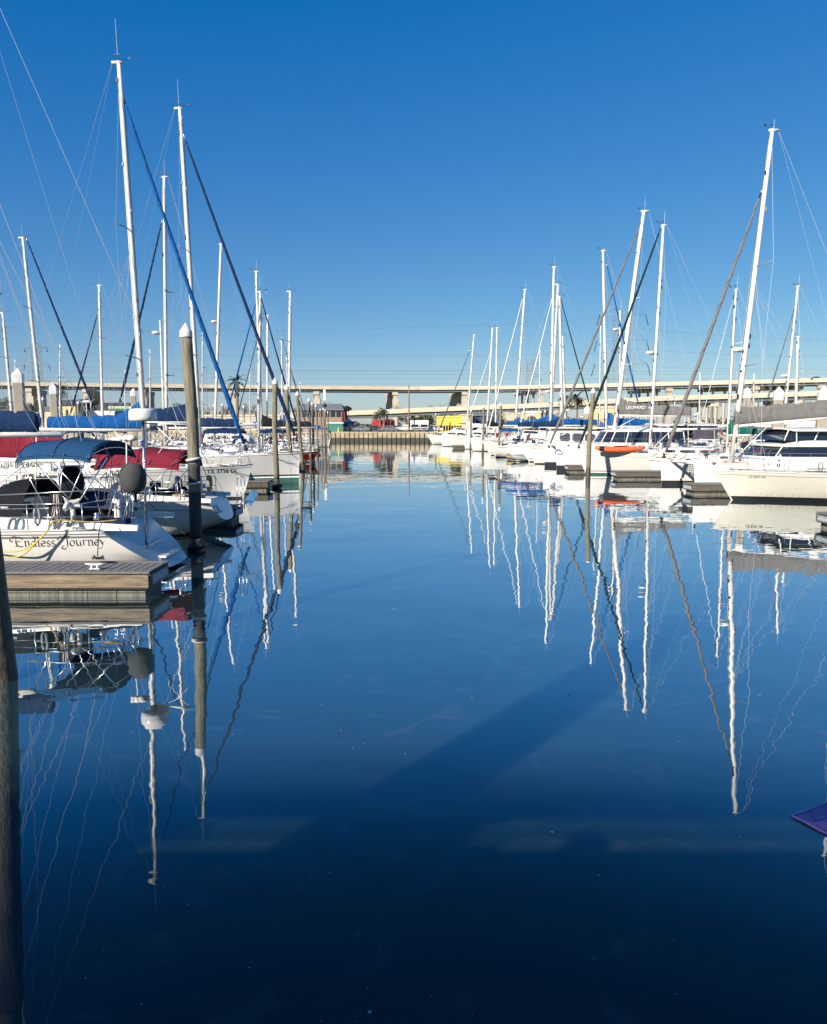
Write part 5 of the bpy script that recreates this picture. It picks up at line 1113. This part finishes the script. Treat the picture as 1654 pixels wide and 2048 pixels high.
def bare_tree(px, pyt, Y, label, seed, spread=.55, group=None):
    top = P(px, pyt, Y); h = top.z - 2.3; t = thing('bare_tree', label, 'tree', (top.x, Y, 2.3), group=group); r_ = random.Random(seed); tk = MB(); tw = MB()
    def br(p, d, L, r, dep):
        q = p + d * L; (tk if dep < 2 else tw).path([p, p.lerp(q, .5) + Vector((r_.uniform(-.05, .05), 0, 0)) * L, q], [r, r * .85, r * .65], 'trunk' if dep < 2 else 'twig', 5 if dep < 2 else 3)
        if dep > 4: return
        for k in range(3 if dep < 4 else 3):
            nd = (d + Vector((r_.uniform(-1, 1), r_.uniform(-1, 1), r_.uniform(-.3, .7))) * spread * 1.2).normalized(); br(q if k else p.lerp(q, .7), nd, L * r_.uniform(.62, .82), max(r * .6, .022), dep + 1)
    br(Vector((0, 0, 0)), Vector((0, 0, 1)), h * .27, h * .03, 0)
    tk.build('trunk', t); tw.build('twigs', t)
def leafy(px, pyt, Y, label, seed, rad, m='leaf', nl=1500, group=None, hz=1.):
    top = P(px, pyt, Y); h = top.z - 2.3; t = thing('leafy_tree', label, 'tree', (top.x, Y, 2.3), group=group); r_ = random.Random(seed)
    mb = MB(); mb.path([(0, 0, 0), (.1, 0, h * .3), (0, .1, h * .6)], [.28, .22, .12], 'trunk', 7)
    cs = []
    for k in range(7):
        c = Vector((r_.uniform(-.6, .6) * rad, r_.uniform(-.5, .5) * rad, h - rad * hz * r_.uniform(.3, 1.1))); cs.append((c, rad * r_.uniform(.35, .6))); mb.path([(0, 0, h * .3), c], [.12, .04], 'trunk', 5)
    mb.build('trunk', t); mb = MB()
    for i in range(nl):
        c, rr = cs[i % 7]; v = Vector((r_.gauss(0, 1), r_.gauss(0, 1), r_.gauss(0, 1))).normalized() * rr * r_.uniform(.55, 1.05); v.z *= hz; p = c + v
        if p.z > h: p.z = h - r_.random() * .2
        a = Vector((r_.uniform(-1, 1), r_.uniform(-1, 1), r_.uniform(-1, 1))).normalized(); b = a.cross(Vector((.3, .5, .8))).normalized(); s_ = r_.uniform(.12, .26)
        mb.add([p - a * s_, p + b * s_ * .6, p + a * s_, p - b * s_ * .6], [(0, 1, 2, 3)], m)
    mb.build('crown', t, fix=False)
bl = ['leftmost bare tree above the ramp bridge', 'bare tree left of the central bridge pier', 'bare tree behind the central bridge pier', 'bare tree right of the central pier', 'low bare tree behind the utility pole', 'wide bare tree right of the utility pole', 'bare tree left of the second pier', 'bare tree touching the second pier']
for i, (px, py) in enumerate([(745, 816), (768, 803), (796, 799), (812, 808), (835, 810), (858, 803), (880, 800), (902, 806)]): bare_tree(px, py, 335 + i * 2, bl[i], 100 + i)
bl = ['bare tree left of the tall fan palm', 'bare tree right of the tall fan palm', 'bare tree behind the sport fishing boat', 'bare tree above the far left basin', 'bare tree left of the leaning mast']
for i, (px, py) in enumerate([(452, 800), (492, 793), (512, 805), (418, 800), (438, 806)]): bare_tree(px, py, 260 + i * 3, bl[i], 120 + i)
for i, (px, py, Y, rad, m, lb) in enumerate([(172, 798, 215, 3.2, 'leaf', 'leafy tree behind the navy headsail at far left'), (186, 790, 225, 3.8, 'leaf', 'taller leafy tree with open crown behind the lone mast'), (12, 795, 200, 3.6, 'leaf', 'leafy tree at the left edge below the bridge'), (62, 800, 205, 3.2, 'leaf', 'leafy tree between the square piles'),
        (235, 806, 220, 3.2, 'leafd', 'dark tree beside the green signed restaurant'), (360, 806, 235, 3.5, 'leafd', 'dark tree behind the coated pile'), (693, 810, 200, 1.3, 'leafd', 'small dark tree at the end of the grey roof'), (1000, 830, 200, 3.4, 'leaf', 'green tree under the ramp bridge behind the blue covers'), (855, 832, 225, 3.0, 'leaf', 'low tree behind the white trucks'), (835, 833, 228, 2.8, 'leaf', 'low bushy tree left of the yellow building'), (1062, 833, 205, 2.2, 'leaf', 'small tree by the cream building'), (1500, 815, 240, 3., 'leaf', 'tree far right below the ramp bridge')]):
    leafy(px, py, Y, lb, 140 + i, rad, m, 1300, hz=.8)
# distant wooded shore
def treeline():
    r_ = random.Random(9); mb = MB()
    for i in range(15000):
        x = r_.uniform(-420, 520); y = 420 + r_.uniform(0, 30); hm = 6.5 + 3.5 * math.sin(x * .03) + 2 * math.sin(x * .11 + 1) + 1.2 * math.sin(x * .5); z = 2.3 + r_.random() ** .7 * max(2.5, hm)
        a = Vector((r_.uniform(-1, 1), r_.uniform(-1, 1), r_.uniform(-1, 1))).normalized(); b = a.cross(Vector((.3, .5, .8))).normalized(); s_ = r_.uniform(.5, 1.1); p = Vector((x, y, z))
        mb.add([p - a * s_, p + b * s_ * .7, p + a * s_, p - b * s_ * .7], [(0, 1, 2, 3)], 'leafd' if i % 3 else 'twig')
    tag(mb.build('far_woods', fix=False), 'low line of distant woods on the horizon', kind='stuff')
treeline()
# ------------------------------------------------------------ buildings
def wp(px, py, Y, z=None): p = P(px, py, Y); return p
def house(label, px0, px1, pyt, pye, Y, depth, wall, roof, cat='building', wins=(), name='building', gable=True, over=.5, zbase=2.3, extra=None):
    a, b = P(px0, pye, Y), P(px1, pye, Y); xc = (a.x + b.x) / 2; w_ = b.x - a.x; eave = a.z; top = P(px0, pyt, Y).z
    t = thing(name, label, cat, (xc, Y + depth / 2, zbase)); mb = MB(); mb.box((0, 0, (eave - zbase) / 2), (w_, depth, eave - zbase), wall); mb.build('wall', t)
    mb = MB(); e = eave - zbase; tp = top - zbase; h = depth / 2 + over; k = w_ / 2 + over
    if gable: mb.add([(-k, -h, e), (k, -h, e), (k, h, e), (-k, h, e), (-k * .8, 0, tp), (k * .8, 0, tp), (-k, -h, e - .2), (k, -h, e - .2), (k, h, e - .2), (-k, h, e - .2)], [(0, 1, 5, 4), (2, 3, 4, 5), (1, 2, 5), (3, 0, 4), (6, 7, 1, 0), (7, 8, 2, 1), (8, 9, 3, 2), (9, 6, 0, 3), (9, 8, 7, 6)], roof)
    else: mb.box((0, 0, (e + tp) / 2), (w_ + .3, depth + .3, tp - e), roof)
    mb.build('roof', t)
    for (u0, u1, v0, v1, m) in wins:
        mb = MB(); x0, x1 = (u0 - .5) * w_, (u1 - .5) * w_; z0, z1 = v0 * e, v1 * e; mb.box(((x0 + x1) / 2, -depth / 2 - .03, (z0 + z1) / 2), (x1 - x0, .1, z1 - z0), m); mb.build('window', t)
    return t, w_, e
br_wall = mat('brown_board_wall', (.38, .28, .22), .9, .35, 2, (6, 1, 1)); gr_roof = mat('grey_metal_roof', (.20, .21, .22), .6, .15, 1, (5, 1, 1))
house('brown waterfront restaurant with long grey roof and dark window band, left of the seawall', 588, 684, 806, 819, 196, 14, br_wall, gr_roof, wins=[(.04 + i * .12, .135 + i * .12, .66, .93, 'glass') for i in range(8)])
mb = MB(); p0 = P(686, 820, 192); t = thing('steel_truss_post', 'red steel truss post at the end of the brown restaurant', 'post', (p0.x, 192, 2.3)); rd = mat('red_oxide_steel', (.42, .07, .06), .6)
for dx in (-.35, .35): mb.box((dx, 0, 2.4), (.12, .12, 5.2), rd)
for k in range(7): mb.path([(-.35, 0, .3 + k * .7), (.35, 0, 1 + k * .7)], .04, rd, 4)
mb.build('truss', t)
t = thing('dumpster_enclosure', 'teal fence enclosure with pale top below the brown restaurant', 'fence', (P(671, 850, 181).x, 181, 2.3)); MB().box((0, 0, 1.0), (3.9, 2.5, 2.0), mat('teal_panel', (.03, .22, .18), .7, .2, 1, (8, 1, 1))).build('panel', t); MB().box((0, 0, 2.15), (4.2, 2.8, .3), 'gel').build('awning', t)
t = thing('canopy_tent', 'dark blue tent beside the red truss post', 'tent', (P(696, 845, 184).x, 184, 2.3)); mb = MB(); mb.add([(-1.4, -1.4, 2.3), (1.4, -1.4, 2.3), (1.4, 1.4, 2.3), (-1.4, 1.4, 2.3), (0, 0, 3.4)], [(0, 1, 4), (1, 2, 4), (2, 3, 4), (3, 0, 4), (3, 2, 1, 0)], 'navy'); mb.build('canopy', t)
MB().box((0, .2, 1.15), (2.5, 2.3, 2.3), 'navy').build('side_wall', t)
# red trailer
t = thing('food_trailer', 'bright red food trailer parked behind the palm on the quay', 'trailer', (P(768, 850, 189).x, 189, 2.3)); rdp = mat('red_trailer_paint', (.62, .02, .03), .4, .1, 1)
MB().box((0, 0, 1.75), (5.5, 2.4, 2.3), rdp).build('body', t); MB().box((-.6, -1.23, 1.95), (2.2, .06, .8), mat('serving_hatch', (.5, .03, .04), .3)).build('serving_hatch', t)
MB().box((1.9, -1.22, 1.6), (1.2, .05, 1.0), 'dark').build('window', t); MB().box((1.6, 0, 3.05), (1.4, 1.2, .35), 'gel').build('roof_unit', t)
for x in (-1, 1): MB().lathe((x, -1.1, .35), [(.35, -.1), (.35, .1)], 'dark', 12, axis='y').build('wheel', t)
def truck(label, px, Y, w_=2.3, cabm='gel', hd=0):
    t = thing('box_truck', label, 'truck', (P(px, 855, Y).x, Y, 2.3)); MB().box((0, 1.8, 1.75), (w_, 4.2, 2.2), 'gel').build('cargo_box', t); mb = MB()
    mb.rings([[Vector((x, y, z)) for y, z in ((-.4, .45), (-2.0, .45), (-2.1, 1.0), (-1.2, 1.15), (-.8, 1.85), (-.4, 1.9))] for x in (-w_ * .45, w_ * .45)], cabm, smooth=False); mb.build('cab', t)
    MB().add([(-w_ * .4, -1.22, 1.17), (w_ * .4, -1.22, 1.17), (w_ * .38, -.86, 1.8), (-w_ * .38, -.86, 1.8)], [(0, 1, 2, 3)], 'glass').build('windscreen', t); MB().box((0, -2.12, .75), (w_ * .6, .05, .25), 'dark').build('grille', t)
    for sg in (-1, 1): MB().box((sg * w_ * .37, -2.12, .78), (.25, .06, .18), 'steel').build('headlight', t); MB().lathe((sg * w_ * .4, -1.4, .38), [(.38, -.12), (.38, .12)], 'dark', 12, axis='x').build('wheel', t)
truck('white box truck facing the water, left of the pair', 830, 184); truck('white box truck facing the water, right of the pair', 848, 184)
for px, Y, rz, m, k, lb in ((812, 186, 200, 'gel', 1, 'white pickup truck left of the utility pole'), (790, 196, 180, 'dark', 0, 'dark car in the shade right of the red trailer'), (752, 184, 10, 'dark', 0, 'black car in front of the red trailer'), (722, 183, 175, 'grey_hull', 0, 'dark grey car by the fence right of the blue tent'), (706, 184, 15, 'dark', 1, 'black pickup beside the dark blue tent'), (776, 183, 180, 'grey_hull', 0, 'grey car below the palm trunk'), (866, 186, 190, 'gel', 0, 'white car right of the box trucks')):
    car(lb, (P(px, 855, Y).x, Y, 2.3), R(rz), m, k, 'pickup truck' if k else 'car')
yb = mat('yellow_wall', (.80, .62, .10), .8, .08, 1); house('yellow building behind the seawall end, with dark openings below', 873, 927, 832, 835, 196, 10, yb, yb, gable=False, wins=[(.05 + i * .1, .12 + i * .1, .05, .42, 'dark') for i in range(9)])
cb_ = mat('cream_wall', (.62, .53, .38), .85, .1, 1); house('cream building right of the yellow one', 924, 945, 828, 831, 194, 8, cb_, cb_, gable=False); house('cream block under the ramp bridge by the blue covers', 1012, 1046, 825, 828, 230, 10, cb_, cb_, gable=False, wins=[(.1, .25, .3, .6, 'glass'), (.6, .8, .3, .6, 'glass')])
yl = mat('pale_yellow_wall', (.70, .58, .30), .85, .1, 1); house('small pale yellow building with a round window under the ramp bridge', 1053, 1082, 822, 826, 215, 9, yl, 'gel', gable=False, wins=[(.3, .5, .5, .75, 'dark')])
house('cream ticket building among the bridge columns right of the tall pile', 1190, 1252, 812, 817, 235, 10, yl, cb_, gable=False, wins=[(.1 + i * .2, .16 + i * .2, .1, .8, 'dark') for i in range(5)])
house('long dark blue shed behind the thin piles on the right', 945, 985, 824, 830, 200, 10, mat('dark_blue_shed', (.03, .06, .14), .8), gr_roof)
house('small pale yellow house with dark roof at far left', 112, 150, 798, 809, 205, 9, yl, mat('dark_shingle', (.06, .06, .07), .9, .3, 2), wins=[(.15, .25, .6, .8, 'glass'), (.5, .62, .6, .8, 'glass'), (.5, .62, .2, .42, 'glass')])
t, w_, e_ = house('white gabled restaurant with a green lit sign on its front, behind the blue sail cover', 178, 275, 804, 818, 210, 12, 'gel', mat('dark_shingle', (.06, .06, .07)), wins=[(.05 + i * .08, .1 + i * .08, .2, .5, 'glass') for i in range(4)])
sg_ = MB(); gs = mat('green_sign_letters', (.05, .45, .12), .5); MB().box((2, -6.3, e_ + .2), (6.5, .15, 1.1), mat('sign_board_cream', (.6, .62, .5), .6)).build('sign_board', t)
r_ = random.Random(2); lt = MB()
for k in range(7): lt.box((-.5 + k * .8, -6.4, e_ + .22 + r_.uniform(-.08, .08)), (.5, .05, .6), gs); lt.box((-.3 + k * .8, -6.41, e_ + .1), (.12, .05, .75), gs)
lt.build('sign_letters', t)
house('long low cream building behind the left basin, under the bridge', 318, 560, 829, 833, 190, 10, cb_, cb_, gable=False)
house('low white boat shed at the far left edge', -60, 108, 812, 820, 230, 12, cb_, gr_roof)
house('grey roofed house behind the lone left mast', 276, 330, 815, 822, 215, 8, 'gel', gr_roof, wins=[(.2, .35, .4, .7, 'glass'), (.6, .75, .4, .7, 'glass')])
# poles, fence, cone
def pole(label, px, pyt, Y, r, arms=(), m='trunk', z0=2.3, cat='utility pole', name='utility_pole'):
    top = P(px, pyt, Y); t = thing(name, label, cat, (top.x, Y, z0)); MB().path([(0, 0, 0), (0, 0, top.z - z0)], [r, r * .7], m, 8).build('pole', t)
    for dz, L in arms: MB().box((0, 0, top.z - z0 - dz), (L, .1, .12), m).build('crossarm', t)
pole('dark wooden utility pole in front of the white trucks', 818, 770, 182, .19, ((7.2, .9),)); 
pole('thin lamp pole beside the far right pile of the seawall', 877, 828, 180, .07, ((.1, .5),), 'galv', cat='lamp pole', name='lamp_pole')
pole('lamp pole in front of the yellow building', 910, 826, 186, .07, ((.1, .6),), 'galv', cat='lamp pole', name='lamp_pole')
pole('slim pole standing on the quay left of the bridge pier in the middle', 781, 828, 180, .05, (), 'galv', cat='lamp pole', name='lamp_pole')
p = P(649, 779, 150); t = thing('instrument_mast', 'white instrument mast with crossarm above the brown restaurant', 'pole', (p.x, 150, 0)); MB().path([(0, 0, 0), (0, 0, p.z - 3)], .07, 'dark', 6).build('post', t); MB().box((0, 0, p.z - 1.1), (.45, .45, 2.2), 'gel').build('housing', t); MB().box((.4, 0, p.z - 2.6), (1.7, .06, .06), 'dark').build('crossarm', t); covered(t, 'sensor', (0, 0, p.z - 3.2), .38, .3, .4, 'dark', 3)
t = thing('traffic_cone', 'yellow cone standing on the seawall left of the parked cars', 'cone', (P(677, 860, 177).x, 177, 2.35)); MB().lathe((0, 0, 0), [(.38, 0), (.38, .05), (.24, .06), (.1, 1.1), (.01, 1.15)], mat('yellow_cone', (.75, .5, .05), .6), 14).build('body', t)
t = thing('chainlink_fence', 'grey railing fence along the top of the seawall', 'fence', (0, 177.2, 2.3)); fx0, fx1 = P(660, 860, 177).x, P(800, 860, 177).x; n = 16; mb = MB()
for i in range(n + 1): x = lerp(fx0, fx1, i / n); mb.path([(x, 0, 0), (x, 0, 1.2)], .03, 'galv', 5)
for z in (.4, .8, 1.2): mb.path([(fx0, 0, z), (fx1, 0, z)], .02, 'galv', 4)
mb.build('railing', t)
# lattice towers and power lines
def tower(label, px, pyt, Y, w0, w1, arms, seed=1):
    top = P(px, pyt, Y); H_ = top.z - 2.3; t = thing('lattice_tower', label, 'power pylon', (top.x, Y, 2.3)); mb = MB(); n = 12; r = Y * .00016
    def c(k, i): q = k / n; w_ = lerp(w0, w1, min(1, q * 1.5)) / 2; return Vector((w_ * (1 if i in (0, 3) else -1), w_ * (1 if i < 2 else -1), H_ * q))
    for k in range(n):
        for i in range(4):
            mb.path([c(k, i), c(k + 1, i)], r * 1.6, 'galv', 4); mb.path([c(k, i), c(k + 1, (i + 1) % 4)], r, 'galv', 3); mb.path([c(k, (i + 1) % 4), c(k + 1, i)], r, 'galv', 3); mb.path([c(k, i), c(k, (i + 1) % 4)], r, 'galv', 3)
    mb.build('frame', t)
    for q, L in arms:
        for s_ in (-1, 1):
            mb = MB(); z = H_ * q; tip = Vector((s_ * L, 0, z)); 
            for y in (-w1 / 2, w1 / 2): mb.path([(s_ * w1 / 2, y, z), tip], r, 'galv', 3); mb.path([(s_ * w1 / 2, y, z + w1 * .6), tip], r, 'galv', 3)
            a = mb.build('crossarm', t); mb = MB(); mb.path([tip, tip + Vector((s_ * L * .12, 0, -L * .45))], r * 3, 'dark', 5); mb.build('insulator', a)
tower('small distant lattice pylon above the bridge between the right masts', 1060, 718, 620, 9, 5, ((.93, 8), (.75, 9)))
tower('large lattice pylon behind the LEOPARD catamaran mast', 1246, 620, 420, 14, 9, ((.96, 13), (.75, 14), (.55, 15)))
tower('distant lattice pylon behind the far left mast', 71, 686, 560, 9, 5, ((.95, 8), (.75, 9), (.55, 9)))
for k, (ya, yb_, sag) in enumerate([(640, 655, 24), (689, 706, 13), (733, 735, 8), (740, 745, 6), (725, 738, 10), (752, 756, 3)]):
    Y = 430; a, b = P(-300, ya, Y), P(1246 if k < 3 else 1900, yb_ - (22 if k == 0 else 0), Y); mid = []
    for q in slices(0, 1, 40): pt = a.lerp(b, q); pt.z -= 4 * q * (1 - q) * sag * Y / F * 1.0; mid.append(pt)
    o = tubeobj('power_line', None, mid, .04, 'cable', 4); tag(o, ['highest power line above the bridge, crossing the whole sky', 'second highest power line above the bridge', 'third power line from the top', 'power line grazing the bridge on the right side', 'fifth power line from the top', 'lowest power line just over the bridge parapet'][k], 'power line', 'power lines above the bridge')
for k, (ya, yb_) in enumerate([(664, 690), (706, 716), (741, 730)]):
    Y = 430; a, b = P(1246, ya - 10, Y), P(1950, yb_ - 12, Y); mid = []
    for q in slices(0, 1, 20): pt = a.lerp(b, q); pt.z -= 4 * q * (1 - q) * 12 * Y / F; mid.append(pt)
    o = tubeobj('power_line', None, mid, .04, 'cable', 4); tag(o, ['top', 'middle', 'bottom'][k] + ' power line running right from the large pylon', 'power line', 'power lines above the bridge')
# ------------------------------------------------------------ floating things on the water
pk = [W(1581, 1634), W(1660, 1604), W(1740, 1655), W(1662, 1676)]
r_ = random.Random(6); mb = MB(); pm = mat('purple_plastic_film', (.24, .06, .28), .4, .5, 9, col2=(.13, .08, .28))
def pkf(u, v):
    a = pk[0].lerp(pk[1], u); b = pk[3].lerp(pk[2], u); q = a.lerp(b, v); q.z = .006 + .006 * abs(math.sin(u * 9 + v * 4)) + (.006 if v > .93 else 0); return q
mb.grid(pkf, 14, 14, pm, .004); o = mb.build('plastic_packet'); tag(o, 'purple plastic packet floating on the water at the right edge', 'litter')
mb = MB()
def strip(u0, v0, u1, v1, w_, m):
    n = 10; vs = []
    for i in range(n + 1): p = pkf(lerp(u0, u1, i / n), lerp(v0, v1, i / n)); q = pkf(min(1, lerp(u0, u1, i / n) + (w_ if v0 != v1 else 0)), min(1, lerp(v0, v1, i / n) + (w_ if v0 == v1 else 0))); vs += [p + Vector((0, 0, .008)), q + Vector((0, 0, .008))]
    mb.add(vs, [(2 * i, 2 * i + 2, 2 * i + 3, 2 * i + 1) for i in range(n)], m)
pl = mat('packet_print', (.45, .42, .7), .4)
for v in (.0, .93): strip(0, v, .98, v, .03, pl)
strip(.0, .02, .0, .98, .03, pl)
for k in range(3): strip(.3 + .06 * k, .35, .33 + .06 * k, .35, .05, pl)
for k in range(4): strip(.12, .5 + .08 * k, .8, .5 + .08 * k, .012, pl)
mb.build('print', o, fix=False)
r_ = random.Random(12); mb = MB(); dm = mat('floating_scum', (.42, .43, .40), .8)
for i in range(260):
    y = 4 + 26 * r_.random() ** 1.3; x = r_.uniform(-.55, .55) * y * 1.05
    if x < -.28 * y and y > 12: continue
    s_ = r_.choice([.005, .006, .008, .010, .006, .02]) * r_.uniform(.6, 1.3) * (.5 + y / 22); n = 7; a0 = r_.random() * 6
    mb.add([(x + s_ * r_.uniform(.6, 1.6) * math.cos(a0 + 6.2832 * k / n), y + s_ * r_.uniform(.5, 1.2) * math.sin(a0 + 6.2832 * k / n), .004) for k in range(n)], [tuple(range(n))], dm)
tag(mb.build('floating_specks', fix=False), 'specks of foam and leaves scattered on the near water', kind='stuff')
# ------------------------------------------------------------ unseen pier roof behind the camera, added to shade the near water
def sunshade():
    t = thing('pier_sunshade', 'unseen pier pavilion behind the camera whose slatted roof shades the near water', 'sunshade', (0, 0, 0))
    K = 1.546 * 6.0                                # a slat at height 6 casts its shadow this much further out
    mb = MB(); y = 7.75
    while y > 6.5: q = cl((7.75 - y) / 1.25); mb.box((-4, y - K, 6.0), (34, .012 + .088 * q, .005), 'board'); y -= .1  # unseen slats widen inward to fade the shade edge
    mb.build('outer_shade_slats', t)
    rp_ = random.Random(3)
    MB().box((-5, 6.5 - K, 5.98), (34, .16, .05), 'board').build('shade_board', t); mb = MB(); y = 6.42  # unseen board closing the outer band of shade
    while y > 5.95:
        mb.box((-5, y - K, 6.0), (34, .057 + .034 * abs(y - 6.2) / .25, .005), 'board')
        for x0, x1 in ((-22, -9.2), (-7.7, -6.4), (-3.7, 12)): a, b = x0 + rp_.uniform(-.35, .35), x1 + rp_.uniform(-.35, .35); mb.box(((a + b) / 2, y - .05 - K, 5.95), (b - a, .095, .005), 'board')
        y -= .1
    mb.build('patch_shade_slats', t)  # unseen slats added to dim the light patches between shade bands
    mb = MB(); y = 5.95
    while y > 5.5: q = cl((5.95 - y) / .45); mb.box((-4, y - K, 6.05), (34, .02 + .08 * q, .005), 'board'); y -= .1  # unseen slats grading the inner edge of the shade
    mb.build('inner_shade_slats', t)
    MB().box((-4, 5.5 - K - 4, 6.1), (34, 8, .2), 'board').build('roof', t); MB().box((0, -6.5, 1.2), (40, 8, .3), 'plank').build('pier_deck', t)
    for i in range(8):
        for y in (-3.2, -10.2): MB().box((-14 + i * 4.2, y, 2.5), (.25, .25, 6.9), 'board').build('post', t)
    p = thing('concrete_pile', 'tall concrete pile on the pier behind the camera', 'pile', (-6.2, -1.2, 0)); MB().box((0, 0, 4), (.34, .34, 10), 'conc').build('shaft', p)
    for dx in (-.52, -.42, -.34, -.27, .27, .34, .42, .52): MB().path([(dx, 0, -1), (dx, 0, 8.8 - abs(dx))], .032, 'galv', 8).build('shadow_edge_rod', p)  # thin rods added beside the pile to soften its shadow edges
    for k in range(8): MB().box((0, 0, .8 + k), (1.1, .06, .05), 'galv').build('rod_bracket', p); MB().lathe((0, 0, 9), [(.4, 0), (.4, .3), (.01, .7)], 'cap', 12).build('pile_cap', p)
sunshade()
